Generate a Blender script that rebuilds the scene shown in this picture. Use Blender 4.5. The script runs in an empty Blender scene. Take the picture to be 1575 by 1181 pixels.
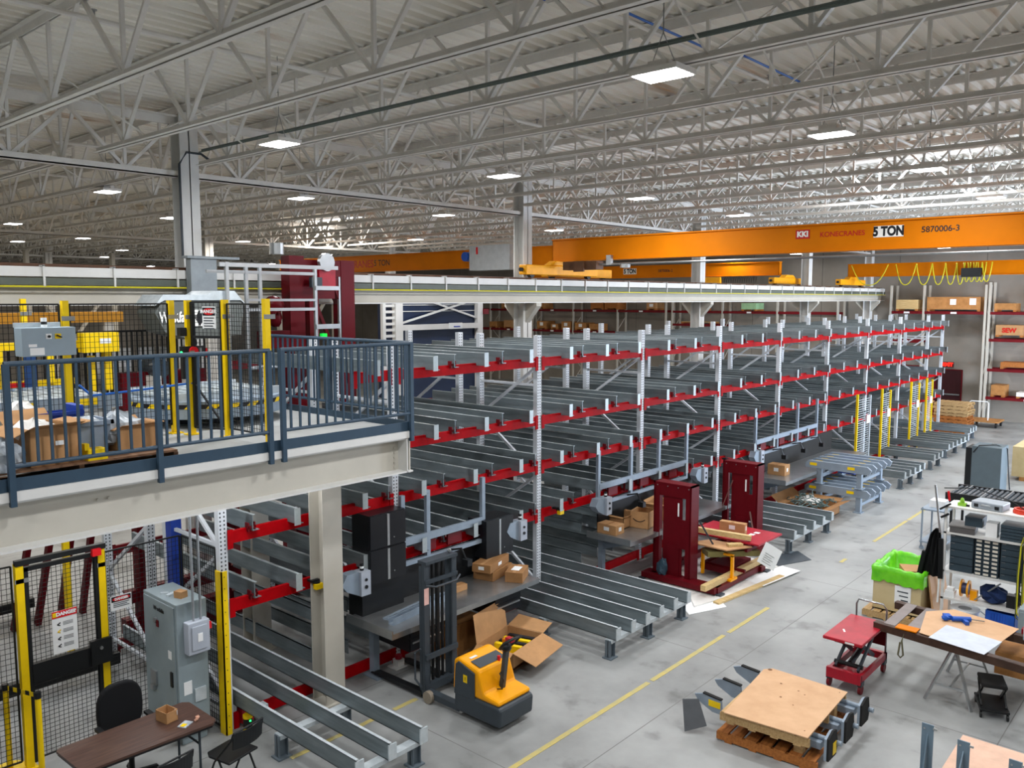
import bpy, math, random
from mathutils import Vector, Matrix
R = math.radians
random.seed(7)
C = bpy.context.scene.collection
# ------------------------------------------------------------------ camera, light, exposure
cam_d = bpy.data.cameras.new('camera'); cam = bpy.data.objects.new('camera', cam_d); C.objects.link(cam)
cam_d.sensor_width = 36.0; cam_d.lens = 36.0 * 1290 / 1575; cam_d.clip_end = 300; cam_d.clip_start = 0.05
cam.location = (0, 0, 5.3)
cam.rotation_euler = (R(90 - 5.8), 0, R(41.63 - 90))
bpy.context.scene.camera = cam
w = bpy.data.worlds.new('world'); bpy.context.scene.world = w; w.use_nodes = True
w.node_tree.nodes['Background'].inputs[0].default_value = (0.75, 0.85, 1.0, 1)
w.node_tree.nodes['Background'].inputs[1].default_value = 0.35
vs = bpy.context.scene.view_settings
vs.view_transform = 'Standard'; vs.look = 'None'; vs.gamma = 1; vs.use_curve_mapping = False
vs.exposure = 0.0
LAMP_POWER = 116.0

def area(name, loc, rot, sx, sy, power, color=(1, 1, 1)):
    l = bpy.data.lights.new(name, 'AREA'); l.shape = 'RECTANGLE'; l.size = sx; l.size_y = sy
    l.energy = power; l.color = color
    o = bpy.data.objects.new(name, l); C.objects.link(o); o.location = loc; o.rotation_euler = rot
    return o
# daylight that enters through the open dock door and the two roof skylights
area('dock_daylight', (31.5, -5.8, 2.4), (R(90), 0, 0), 9.0, 4.4, 4200, (0.72, 0.83, 1.0))
area('skylight_daylight', (19.65, 5.8, 8.36), (0, 0, 0), 1.1, 2.9, 150, (0.9, 0.95, 1.0))
area('skylight_daylight_far', (20.4, 27.9, 8.36), (0, 0, 0), 1.1, 3.3, 170, (1.0, 0.93, 0.82))
LAMPS = [(3.0, 4.25), (6.93, 4.29), (10.8, 4.2), (14.71, 4.13), (19.62, 4.28), (24.2, 4.2), (28.6, 4.2), (33.0, 4.2), (37.4, 4.2),
         (2.6, 9.9), (6.53, 9.97), (10.71, 9.71), (14.93, 9.72), (19.55, 9.86), (24.2, 9.8), (28.6, 9.8), (33.0, 9.8), (37.4, 9.8),
         (3.0, 16.5), (7.16, 16.86), (10.27, 14.96), (14.66, 15.3), (20.11, 16.17), (26.0, 16.2), (32.0, 16.2), (38.0, 16.2),
         (10.5, 21.06), (8.42, 25.96), (16.5, 27.7), (11.98, 30.31), (11.08, 33.81), (20.0, 22.3), (27.0, 22.3), (34.0, 22.3),
         (4.0, 21.5), (3.0, 27.5), (6.0, 36.0), (16.0, 36.5), (24.0, 33.0), (33.0, 33.0), (10.0, 42.5), (18.0, 43.0), (28.0, 44.0),
         (6.0, 50.0), (15.0, 51.0), (25.0, 53.0), (3.0, -1.2), (7.2, -1.2), (11.4, -1.2), (-1.4, 4.2), (-1.4, 9.8), (16.0, -1.2), (22.0, -1.2)]

# ------------------------------------------------------------------ materials
def s2l(h):
    h = h.lstrip('#'); v = [int(h[i:i + 2], 16) / 255 for i in (0, 2, 4)]
    return tuple((c / 12.92 if c <= .04045 else ((c + .055) / 1.055) ** 2.4) for c in v) + (1,)
MATS = {}
def mat(name, col, rough=.5, metal=0, var=.08, scale=6, bump=0, kind=None, col2=None, emit=0, alpha=None, stretch=None, spec=.35):
    if name in MATS: return MATS[name]
    m = bpy.data.materials.new(name); m.use_nodes = True; nt = m.node_tree; N = nt.nodes; Lk = nt.links
    b = N['Principled BSDF']; c = s2l(col)
    b.inputs['Roughness'].default_value = rough; b.inputs['Metallic'].default_value = metal
    b.inputs['Specular IOR Level'].default_value = spec
    b.inputs['Base Color'].default_value = c
    tc = N.new('ShaderNodeTexCoord')
    if var or col2:
        mp = N.new('ShaderNodeMapping'); Lk.new(tc.outputs['Object'], mp.inputs[0])
        if stretch: mp.inputs['Scale'].default_value = stretch
        if kind == 'voronoi':
            n = N.new('ShaderNodeTexVoronoi'); n.inputs['Scale'].default_value = scale; fac = n.outputs['Color']
            bw = N.new('ShaderNodeRGBToBW'); Lk.new(mp.outputs[0], n.inputs[0]); Lk.new(fac, bw.inputs[0]); fac = bw.outputs[0]
        else:
            n = N.new('ShaderNodeTexNoise'); n.inputs['Scale'].default_value = scale; n.inputs['Detail'].default_value = 6
            n.inputs['Roughness'].default_value = .6
            Lk.new(mp.outputs[0], n.inputs[0]); fac = n.outputs[0]
        r = N.new('ShaderNodeValToRGB'); Lk.new(fac, r.inputs[0])
        c2 = s2l(col2) if col2 else tuple(min(1, x * (1 + var)) for x in c[:3]) + (1,)
        c1 = c if col2 else tuple(x * (1 - var * 1.6) for x in c[:3]) + (1,)
        r.color_ramp.elements[0].position = .3; r.color_ramp.elements[1].position = .7
        r.color_ramp.elements[0].color = c1; r.color_ramp.elements[1].color = c2
        Lk.new(r.outputs[0], b.inputs['Base Color'])
        if bump:
            bp = N.new('ShaderNodeBump'); bp.inputs['Strength'].default_value = bump; bp.inputs['Distance'].default_value = .02
            Lk.new(fac, bp.inputs['Height']); Lk.new(bp.outputs[0], b.inputs['Normal'])
    if emit:
        b.inputs['Emission Color'].default_value = c; b.inputs['Emission Strength'].default_value = emit
    if alpha is not None:
        b.inputs['Alpha'].default_value = alpha
    MATS[name] = m; return m
white = mat('white paint', '#d9d9d6', .5, var=.04, scale=3)
jwhite = mat('joist white', '#e6e3dd', .5, var=.05, scale=4)
cream = mat('cream paint and shaded web', '#bfbbb0', .55, var=.04, scale=2)
rackw = mat('rack post white', '#cfd4da', .45, var=.05)
galv = mat('galvanised steel', '#667175', .36, .25, col2='#869195', scale=2.5, stretch=(5, .6, 5))
galvl = mat('galvanised light', '#b3bdc2', .38, .15, col2='#ccd4d8', scale=9)
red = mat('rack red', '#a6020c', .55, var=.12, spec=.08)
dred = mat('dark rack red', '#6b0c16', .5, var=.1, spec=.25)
maroon = mat('maroon paint', '#5e0914', .42, spec=.15, var=.08, scale=3)
cart_red = mat('cart red', '#a8152a', .4, var=.15, scale=5)
blue_rail = mat('slate blue paint', '#33485a', .45, var=.06)
grey_blue = mat('grey blue steel', '#8c9aa8', .45, .1, var=.06)
orange = mat('crane orange', '#d67800', .55, var=.06, scale=1.5, spec=.1)
yel = mat('safety yellow', '#f2cc00', .45, var=.05)
yel_o = mat('truck yellow', '#f7a600', .33, var=.04)
black = mat('black plastic', '#17191b', .45, var=.1)
blackm = mat('black mesh steel', '#16181a', .5, var=0)
char = mat('charcoal paint', '#3a4249', .42, var=.06)
rubber = mat('rubber', '#1c1c1c', .85, var=.1)
cab_grey = mat('cabinet grey', '#8d9ba0', .4, var=.04)
card = mat('cardboard', '#b5895c', .8, var=.1, scale=5)
card2 = mat('cardboard dark', '#9c7146', .8, var=.1, scale=5)
wood = mat('pine wood', '#c7a878', .7, col2='#a88556', scale=3, stretch=(1, 14, 14))
woodx = mat('pine lumber', '#d9c08c', .7, col2='#bb9a62', scale=3, stretch=(14, 1, 14))
wood_o = mat('orange pallet wood', '#b87438', .75, col2='#8d5426', scale=3, stretch=(1, 12, 12))
ply = mat('plywood', '#cda277', .65, col2='#b98c62', scale=2.5)
hard = mat('hardboard', '#d3ab84', .6, col2='#c29972', scale=3)
osb = mat('crate wood', '#b9854e', .75, col2='#9a6a3a', scale=4)
darkwood = mat('dark laminate', '#5c4238', .35, col2='#3f2c26', scale=3, stretch=(1, 12, 1))
steel = mat('brushed steel', '#a7aaab', .3, .8, var=.1, scale=4)
alu = mat('aluminium', '#b4b8ba', .3, .7, var=.05)
paper = mat('paper white', '#eceeee', .7, var=.02)
film = mat('white foil', '#e4e2dd', .5, var=.06, scale=3)
green = mat('green liner', '#7ddb2a', .3, col2='#55b81a', scale=5, bump=.4)
blue = mat('bin blue', '#1c56b8', .4, var=.08)
royal = mat('royal blue', '#2045a8', .4, var=.08)
navy = mat('navy panel', '#10213f', .5, var=.15, scale=2)
binm = mat('grey tote', '#8b98a8', .5, var=.08)
slate = mat('slate drawer', '#33434d', .45, var=.08)
e_red = mat('signal red', '#d81820', .35, var=0)
ledg = mat('green led', '#20ff60', .4, var=0, emit=6)
lens = mat('lamp lens', '#ffffff', .4, var=0, emit=14)
exit_e = mat('exit red', '#ff2418', .4, var=0, emit=2.2)
skyl = mat('sky seen in skylight', '#eef4ff', .4, var=0, emit=5)
polybag = mat('clear polythene', '#c9d0d6', .25, col2='#8e979f', scale=9, bump=.6)
cable_y = mat('yellow cable', '#d8cf2a', .5, var=0)
cable_b = mat('blue cable', '#1f66c4', .5, var=0)
brownrail = mat('rusty rail', '#5a3c28', .6, var=.2)
cloth = mat('black cloth', '#101114', .95, var=.1)

def wall_mat():
    m = bpy.data.materials.new('precast concrete wall'); m.use_nodes = True; nt = m.node_tree; N = nt.nodes; Lk = nt.links
    b = N['Principled BSDF']; b.inputs['Roughness'].default_value = .85
    tc = N.new('ShaderNodeTexCoord')
    n = N.new('ShaderNodeTexNoise'); n.inputs['Scale'].default_value = .35; n.inputs['Detail'].default_value = 8; Lk.new(tc.outputs['Object'], n.inputs[0])
    r = N.new('ShaderNodeValToRGB'); Lk.new(n.outputs[0], r.inputs[0])
    r.color_ramp.elements[0].position = .35; r.color_ramp.elements[0].color = s2l('#79746b')
    r.color_ramp.elements[1].position = .65; r.color_ramp.elements[1].color = s2l('#9a9389')
    # vertical panel seams every 2.4 m
    sx = N.new('ShaderNodeSeparateXYZ'); Lk.new(tc.outputs['Object'], sx.inputs[0])
    ad = N.new('ShaderNodeMath'); ad.operation = 'ADD'; Lk.new(sx.outputs[0], ad.inputs[0]); Lk.new(sx.outputs[1], ad.inputs[1])
    md = N.new('ShaderNodeMath'); md.operation = 'PINGPONG'; md.inputs[1].default_value = 1.8; Lk.new(ad.outputs[0], md.inputs[0])
    lt = N.new('ShaderNodeMath'); lt.operation = 'LESS_THAN'; lt.inputs[1].default_value = .012; Lk.new(md.outputs[0], lt.inputs[0])
    mx = N.new('ShaderNodeMixRGB'); Lk.new(lt.outputs[0], mx.inputs[0]); Lk.new(r.outputs[0], mx.inputs[1]); mx.inputs[2].default_value = s2l('#55514b')
    Lk.new(mx.outputs[0], b.inputs['Base Color']); return m
def floor_mat():
    m = bpy.data.materials.new('polished concrete floor'); m.use_nodes = True; nt = m.node_tree; N = nt.nodes; Lk = nt.links
    b = N['Principled BSDF']; b.inputs['Roughness'].default_value = .5; b.inputs['Specular IOR Level'].default_value = .4
    tc = N.new('ShaderNodeTexCoord')
    n = N.new('ShaderNodeTexNoise'); n.inputs['Scale'].default_value = .55; n.inputs['Detail'].default_value = 10; n.inputs['Roughness'].default_value = .6; Lk.new(tc.outputs['Object'], n.inputs[0])
    r = N.new('ShaderNodeValToRGB'); Lk.new(n.outputs[0], r.inputs[0])
    r.color_ramp.elements[0].position = .3; r.color_ramp.elements[0].color = s2l('#7c7e7d')
    r.color_ramp.elements[1].position = .62; r.color_ramp.elements[1].color = s2l('#a0a2a1')
    n2 = N.new('ShaderNodeTexNoise'); n2.inputs['Scale'].default_value = 2.2; n2.inputs['Detail'].default_value = 5; Lk.new(tc.outputs['Object'], n2.inputs[0])
    r2 = N.new('ShaderNodeValToRGB'); Lk.new(n2.outputs[0], r2.inputs[0])
    r2.color_ramp.elements[0].position = .26; r2.color_ramp.elements[0].color = (.55, .55, .54, 1); r2.color_ramp.elements[1].position = .42; r2.color_ramp.elements[1].color = (1, 1, 1, 1)
    mu = N.new('ShaderNodeMixRGB'); mu.blend_type = 'MULTIPLY'; mu.inputs[0].default_value = .85; Lk.new(r.outputs[0], mu.inputs[1]); Lk.new(r2.outputs[0], mu.inputs[2])
    sx = N.new('ShaderNodeSeparateXYZ'); Lk.new(tc.outputs['Object'], sx.inputs[0])
    prev = mu.outputs[0]
    for k, (ax, per, off) in enumerate(((0, 4.3, .95), (1, 3.4, .9))):
        ad = N.new('ShaderNodeMath'); ad.operation = 'ADD'; ad.inputs[1].default_value = off; Lk.new(sx.outputs[ax], ad.inputs[0])
        md = N.new('ShaderNodeMath'); md.operation = 'PINGPONG'; md.inputs[1].default_value = per / 2; Lk.new(ad.outputs[0], md.inputs[0])
        lt = N.new('ShaderNodeMath'); lt.operation = 'LESS_THAN'; lt.inputs[1].default_value = .006; Lk.new(md.outputs[0], lt.inputs[0])
        mx = N.new('ShaderNodeMixRGB'); Lk.new(lt.outputs[0], mx.inputs[0]); Lk.new(prev, mx.inputs[1]); mx.inputs[2].default_value = s2l('#6a6a68'); prev = mx.outputs[0]
    Lk.new(prev, b.inputs['Base Color'])
    rr = N.new('ShaderNodeMapRange'); Lk.new(n2.outputs[0], rr.inputs[0]); rr.inputs[3].default_value = .38; rr.inputs[4].default_value = .58; Lk.new(rr.outputs[0], b.inputs['Roughness'])
    return m
def deck_mat():
    m = bpy.data.materials.new('painted roof deck'); m.use_nodes = True; nt = m.node_tree; N = nt.nodes; Lk = nt.links
    b = N['Principled BSDF']; b.inputs['Roughness'].default_value = .6
    tc = N.new('ShaderNodeTexCoord'); mp = N.new('ShaderNodeMapping'); mp.inputs['Scale'].default_value = (.18, .9, 1); Lk.new(tc.outputs['Object'], mp.inputs[0])
    n = N.new('ShaderNodeTexNoise'); n.inputs['Scale'].default_value = 1.5; n.inputs['Detail'].default_value = 5; Lk.new(mp.outputs[0], n.inputs[0])
    r = N.new('ShaderNodeValToRGB'); Lk.new(n.outputs[0], r.inputs[0])
    r.color_ramp.elements[0].position = .0; r.color_ramp.elements[0].color = s2l('#efece2')
    r.color_ramp.elements[1].position = .63; r.color_ramp.elements[1].color = s2l('#ece8dd')
    e = r.color_ramp.elements.new(.74); e.color = s2l('#b08a60')
    Lk.new(r.outputs[0], b.inputs['Base Color']); return m

# ------------------------------------------------------------------ mesh helpers
class MB:
    def __init__(s): s.v = []; s.f = []; s.m = []; s.mi = 0
    def hexa(s, P, mi=None):
        b = len(s.v); s.v += [tuple(p) for p in P]
        for f in ((0, 3, 2, 1), (4, 5, 6, 7), (0, 1, 5, 4), (1, 2, 6, 5), (2, 3, 7, 6), (3, 0, 4, 7)):
            s.f.append(tuple(b + i for i in f)); s.m.append(s.mi if mi is None else mi)
        return s
    def box(s, x0, y0, z0, x1, y1, z1, mi=None):
        return s.hexa([(x0, y0, z0), (x1, y0, z0), (x1, y1, z0), (x0, y1, z0), (x0, y0, z1), (x1, y0, z1), (x1, y1, z1), (x0, y1, z1)], mi)
    def cb(s, cx, cy, cz, sx, sy, sz, mi=None, rz=0):   # cz = bottom
        c, n = math.cos(rz), math.sin(rz); P = []
        for z in (cz, cz + sz):
            for a, b in ((-1, -1), (1, -1), (1, 1), (-1, 1)):
                x, y = a * sx / 2, b * sy / 2; P.append((cx + x * c - y * n, cy + x * n + y * c, z))
        return s.hexa(P, mi)
    def bar(s, p, q, w, h=None, mi=None, up=(0, 0, 1)):
        p = Vector(p); q = Vector(q); h = w if h is None else h; d = (q - p).normalized(); u = Vector(up)
        if abs(d.dot(u)) > .98: u = Vector((1, 0, 0))
        a = d.cross(u).normalized() * w / 2; b = a.cross(d).normalized() * h / 2
        return s.hexa([p - a - b, p + a - b, p + a + b, p - a + b, q - a - b, q + a - b, q + a + b, q - a + b], mi)
    def cyl(s, p, q, r, n=10, r2=None, mi=None, cap=True):
        p = Vector(p); q = Vector(q); r2 = r if r2 is None else r2; d = (q - p).normalized(); u = Vector((0, 0, 1))
        if abs(d.dot(u)) > .98: u = Vector((1, 0, 0))
        a = d.cross(u).normalized(); b = a.cross(d); k = len(s.v); mi = s.mi if mi is None else mi
        for c, rr in ((p, r), (q, r2)):
            for i in range(n):
                t = 2 * math.pi * i / n; s.v.append(tuple(c + (a * math.cos(t) + b * math.sin(t)) * rr))
        for i in range(n):
            j = (i + 1) % n; s.f.append((k + i, k + n + i, k + n + j, k + j)); s.m.append(mi)
        if cap:
            s.f.append(tuple(k + i for i in range(n))); s.m.append(mi)
            s.f.append(tuple(k + n + i for i in reversed(range(n)))); s.m.append(mi)
        return s
    def tube(s, pts, r, n=6, mi=None):
        pts = [Vector(p) for p in pts]; k = len(s.v); mi = s.mi if mi is None else mi; m = len(pts)
        for j, p in enumerate(pts):
            d = (pts[min(j + 1, m - 1)] - pts[max(j - 1, 0)]).normalized(); u = Vector((0, 0, 1))
            if abs(d.dot(u)) > .95: u = Vector((1, .1, 0))
            a = d.cross(u).normalized(); b = a.cross(d)
            for i in range(n):
                t = 2 * math.pi * i / n; s.v.append(tuple(p + (a * math.cos(t) + b * math.sin(t)) * r))
        for j in range(m - 1):
            for i in range(n):
                i2 = (i + 1) % n; s.f.append((k + j * n + i, k + (j + 1) * n + i, k + (j + 1) * n + i2, k + j * n + i2)); s.m.append(mi)
        s.f.append(tuple(k + i for i in range(n))); s.m.append(mi)
        s.f.append(tuple(k + (m - 1) * n + i for i in reversed(range(n)))); s.m.append(mi)
        return s
    def prism(s, pts, ax, lo, hi, mi=None):   # 2-D outline extruded along axis ax (0 x, 1 y, 2 z)
        k = len(s.v); n = len(pts); mi = s.mi if mi is None else mi
        for t in (lo, hi):
            for a, b in pts: s.v.append({0: (t, a, b), 1: (a, t, b), 2: (a, b, t)}[ax])
        for i in range(n):
            j = (i + 1) % n; s.f.append((k + i, k + j, k + n + j, k + n + i)); s.m.append(mi)
        s.f.append(tuple(k + i for i in reversed(range(n)))); s.m.append(mi)
        s.f.append(tuple(k + n + i for i in range(n))); s.m.append(mi)
        return s
    def ring(s, c, ax, r0, r1, lo, hi, n=20, mi=None):
        P = []; mi = s.mi if mi is None else mi; k = len(s.v)
        for i in range(n):
            t = 2 * math.pi * i / n
            for rr, h in ((r0, lo), (r1, lo), (r1, hi), (r0, hi)):
                a, b = rr * math.cos(t), rr * math.sin(t)
                p = {0: (h, a, b), 1: (a, h, b), 2: (a, b, h)}[ax]; s.v.append((c[0] + p[0], c[1] + p[1], c[2] + p[2]))
        for i in range(n):
            j = (i + 1) % n
            for q in range(4):
                q2 = (q + 1) % 4; s.f.append((k + i * 4 + q, k + j * 4 + q, k + j * 4 + q2, k + i * 4 + q2)); s.m.append(mi)
        return s
    def blob(s, c, rx, ry, rz, n=10, jit=.15, mi=None, low=-1.0):
        k = len(s.v); m = max(4, n // 2 + 1); mi = s.mi if mi is None else mi; rd = random.Random(int(c[0] * 97 + c[1] * 31 + n))
        for j in range(m):
            ph = math.pi * j / (m - 1)
            for i in range(n):
                t = 2 * math.pi * i / n; q = 1 + rd.uniform(-jit, jit)
                s.v.append((c[0] + rx * q * math.sin(ph) * math.cos(t), c[1] + ry * q * math.sin(ph) * math.sin(t), c[2] + rz * max(low, q * math.cos(ph))))
        for j in range(m - 1):
            for i in range(n):
                i2 = (i + 1) % n; s.f.append((k + j * n + i, k + (j + 1) * n + i, k + (j + 1) * n + i2, k + j * n + i2)); s.m.append(mi)
        return s
    def build(s, name, mats, parent=None, world=True, bevel=0, smooth=False, stuff=False):
        me = bpy.data.meshes.new(name); off = Vector((0, 0, 0))
        if parent is not None and world: off = root_loc(parent)
        if parent is None:
            xs = [p[0] for p in s.v]; ys = [p[1] for p in s.v]; zs = [p[2] for p in s.v]
            off = Vector(((min(xs) + max(xs)) / 2, (min(ys) + max(ys)) / 2, min(zs)))
        me.from_pydata([tuple(Vector(p) - off) for p in s.v], [], s.f)
        for m in (mats if isinstance(mats, (list, tuple)) else [mats]): me.materials.append(m)
        me.polygons.foreach_set('material_index', s.m); 
        if smooth: me.polygons.foreach_set('use_smooth', [True] * len(s.f))
        me.update()
        o = bpy.data.objects.new(name, me); C.objects.link(o)
        if parent is None: o.location = off
        else: o.parent = parent
        if bevel:
            bv = o.modifiers.new('bevel', 'BEVEL'); bv.width = bevel; bv.segments = 2; bv.limit_method = 'ANGLE'
        if stuff: o['kind'] = 'stuff'
        return o
def root_loc(o):
    while o.parent: o = o.parent
    return Vector(o.location)
def thing(name, label, cat, loc=(0, 0, 0), rz=0, group=None):
    o = bpy.data.objects.new(name, None); C.objects.link(o); o.location = loc; o.rotation_euler = (0, 0, rz)
    o.empty_display_size = .1; o['label'] = label; o['category'] = cat
    if group: o['group'] = group
    return o
def tag(o, label, cat, group=None, kind=None):
    o['label'] = label; o['category'] = cat
    if group: o['group'] = group
    if kind: o['kind'] = kind
    return o
def struct(o): o['kind'] = 'structure'; return o
def dup(root, loc, rz=None, label=None, group=None):
    r = root.copy(); C.objects.link(r); r.location = loc
    if rz is not None: r.rotation_euler = (0, 0, rz)
    if label: r['label'] = label
    if group: r['group'] = group
    for ch in list(root.children):
        c = ch.copy(); C.objects.link(c); c.parent = r
        for g in list(ch.children):
            d = g.copy(); C.objects.link(d); d.parent = c
    return r
def text(body, size, loc, rot, m, parent, name='lettering', align='CENTER', bold=0, sx=1.0):
    cu = bpy.data.curves.new(name, 'FONT'); cu.body = body; cu.size = size; cu.align_x = align; cu.align_y = 'CENTER'; cu.extrude = .001; cu.offset = bold
    t = bpy.data.objects.new(name, cu); me = bpy.data.meshes.new_from_object(t); bpy.data.objects.remove(t)
    me.transform(Matrix.Diagonal((sx, 1, 1, 1)))
    me.materials.clear(); me.materials.append(m)
    o = bpy.data.objects.new(name, me); C.objects.link(o); o.parent = parent
    o.location = Vector(loc) - root_loc(parent) if parent else loc; o.rotation_euler = rot
    return o
FX = (R(90), 0, R(-90))   # lettering that faces -X (reads along -Y)
FY = (R(90), 0, 0)        # lettering that faces -Y (reads along +X)
ORD = ['first', 'second', 'third', 'fourth', 'fifth', 'sixth', 'seventh', 'eighth', 'ninth', 'tenth', 'eleventh', 'twelfth', 'thirteenth', 'fourteenth', 'fifteenth',
       'sixteenth', 'seventeenth', 'eighteenth', 'nineteenth', 'twentieth', 'twenty-first', 'twenty-second', 'twenty-third', 'twenty-fourth', 'twenty-fifth',
       'twenty-sixth', 'twenty-seventh', 'twenty-eighth', 'twenty-ninth', 'thirtieth', 'thirty-first', 'thirty-second', 'thirty-third']
def wiremesh(p, q, z0, z1, sx=.06, sz=.06, t=.0045):   # welded mesh panel between two floor points
    m = MB(); p = Vector((p[0], p[1], 0)); q = Vector((q[0], q[1], 0)); L = (q - p).length; d = (q - p) / L
    n = max(1, int(L / sx)); k = max(1, int((z1 - z0) / sz))
    for i in range(n + 1):
        a = p + d * L * i / n; m.bar((a.x, a.y, z0), (a.x, a.y, z1), t)
    for i in range(k + 1):
        z = z0 + (z1 - z0) * i / k; m.bar((p.x, p.y, z), (q.x, q.y, z), t)
    return m
def openbox(m, x, y, z, sx, sy, sz, rz=0, t=.012, flaps=.5, mi=0):   # cardboard box with open flaps
    c, n = math.cos(rz), math.sin(rz)
    T = lambda a, b: (x + a * c - b * n, y + a * n + b * c)
    def wallp(a0, b0, a1, b1, z0, z1):
        P = []
        for zz in (z0, z1):
            for a, b in ((a0, b0), (a1, b0), (a1, b1), (a0, b1)): P.append(T(a, b) + (zz,))
        m.hexa(P, mi)
    hx, hy = sx / 2, sy / 2
    wallp(-hx, -hy, hx, hy, z, z + t)
    wallp(-hx, -hy, -hx + t, hy, z, z + sz); wallp(hx - t, -hy, hx, hy, z, z + sz)
    wallp(-hx, -hy, hx, -hy + t, z, z + sz); wallp(-hx, hy - t, hx, hy, z, z + sz)
    if flaps:
        F = flaps * min(sx, sy)
        for (a0, b0, a1, b1, da, db, dz) in ((-hx, -hy, hx, -hy, 0, -1, .25), (-hx, hy, hx, hy, 0, 1, .6), (-hx, -hy, -hx, hy, -1, 0, -.35), (hx, -hy, hx, hy, 1, 0, .1)):
            z1 = z + sz; e = []
            for (a, b, k) in ((a0, b0, 0), (a1, b1, 0), (a1, b1, 1), (a0, b0, 1)):
                e.append(T(a + da * F * k * .8, b + db * F * k * .8) + (z1 + dz * F * k,))
            m.hexa([e[0], e[1], e[2], e[3]] + [(p[0], p[1], p[2] + .006) for p in e], mi)
def closed_box(name, label, x, y, z, sx, sy, sz, rz=0, m=card, group=None, lab=True, cat='box'):
    t = thing(name, label, cat, (x, y, z), rz, group)
    MB().cb(0, 0, 0, sx, sy, sz).build('carton', m, t, world=False, bevel=.004)
    if lab:
        MB().cb(-sx / 2 - .0015, 0, sz * .35, .002, min(.12, sy * .3), min(.09, sz * .4)).cb(0, -sy / 2 - .0015, sz * .35, min(.12, sx * .3), .002, min(.09, sz * .4)).build('paper_label', paper, t, world=False)
    MB().cb(0, 0, sz, sx, .05, .0015).build('tape', card2 if m is card else card, t, world=False)
    return t
def pallet(name, label, x, y, z, sx, sy, rz=0, m=wood, h=.13, group=None, boards=7):
    t = thing(name, label, 'pallet', (x, y, z), rz, group)
    a = MB()
    for i in range(boards):
        yy = -sy / 2 + sy * (i + .5) / boards; a.cb(0, yy, h - .02, sx, sy / boards * .78, .02)
    a.build('top_deck', m, t, world=False)
    b = MB()
    for i in range(4): b.cb(0, -sy / 2 + sy * (i + .5) / 4, 0, sx, .09, .018)
    b.build('bottom_deck', m, t, world=False)
    for k in (-1, 0, 1):
        MB().cb(k * (sx / 2 - .025), 0, .018, .045, sy, h - .038).build('stringer', m, t, world=False)
    return t
# ================================================================== the building
XW, YL, YR, XB = 41.2, 59.4, -6.0, -9.0
CEIL = 8.5
struct(MB().box(XB, YR, -.2, XW + .3, YL, 0).build('floor', floor_mat()))
wm = wall_mat()
struct(MB().box(XW, YR, 0, XW + .3, YL + .3, 9.2).build('wall_far', wm))
struct(MB().box(XB, YL, 0, XW, YL + .3, 9.2).build('wall_left', wm))
struct(MB().box(XB - .3, YR - .3, 0, XB, YL + .3, 9.2).build('wall_back', wm))
struct(MB().box(XB, YR - .3, 0, 27, YR, 9.2).box(36, YR - .3, 0, XW, YR, 9.2).box(27, YR - .3, 4.6, 36, YR, 9.2).build('wall_right', wm))
# corrugated roof deck with ribs along the hall, two skylight openings
def deck():
    m = MB(); p = .21; y = YR; holes = [(19.1, 20.2, 4.3, 7.3), (19.85, 20.95, 26.2, 29.6)]
    while y < YL:
        prof = [(y, CEIL), (y + .075, CEIL), (y + .1, CEIL + .055), (y + .185, CEIL + .055), (y + .21, CEIL)]
        for (a, za), (b, zb) in zip(prof, prof[1:]):
            segs = [(XB, XW)]
            for hx0, hx1, hy0, hy1 in holes:
                if hy0 < y + .1 < hy1:
                    segs = [s2 for s in segs for s2 in ((s[0], hx0), (hx1, s[1]))]
            for x0, x1 in segs:
                k = len(m.v); m.v += [(x0, a, za), (x1, a, za), (x1, b, zb), (x0, b, zb)]
                m.f.append((k, k + 3, k + 2, k + 1)); m.m.append(0)
        y += p
    m.box(XB, YR, CEIL + .3, XW, YL, CEIL + .35)
    return m
struct(deck().build('ceiling', deck_mat()))
for i, (x0, x1, y0, y1) in enumerate([(19.1, 20.2, 4.3, 7.3), (19.85, 20.95, 26.2, 29.6)]):
    o = MB().box(x0, y0, CEIL + .2, x1, y1, CEIL + .22).build('window_%d' % (i + 1), skyl); struct(o)
    f = MB().box(x0 - .06, y0 - .06, CEIL - .05, x0, y1 + .06, CEIL + .22).box(x1, y0 - .06, CEIL - .05, x1 + .06, y1 + .06, CEIL + .22)
    f.box(x0, y0 - .06, CEIL - .05, x1, y0, CEIL + .22).box(x0, y1, CEIL - .05, x1, y1 + .06, CEIL + .22).build('skylight_curb', white, o)
# worn yellow floor lines
linem = mat('worn yellow line paint', '#c9b45c', .6, col2='#a9a37c', scale=7)
k = 0
for segs, y in (([(5.6, 9.6), (9.68, 11.8), (11.95, 13.4), (16.75, 17.05), (18.7, 21.0), (21.1, 23.6)], 6.0), ([(5.2, 6.0), (6.1, 6.55), (6.75, 7.15)], 8.05)):
    for a, b in segs:
        k += 1; struct(MB().box(a, y - .035, .0, b, y + .035, .004).build('trim_%d' % k, linem))
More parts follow.
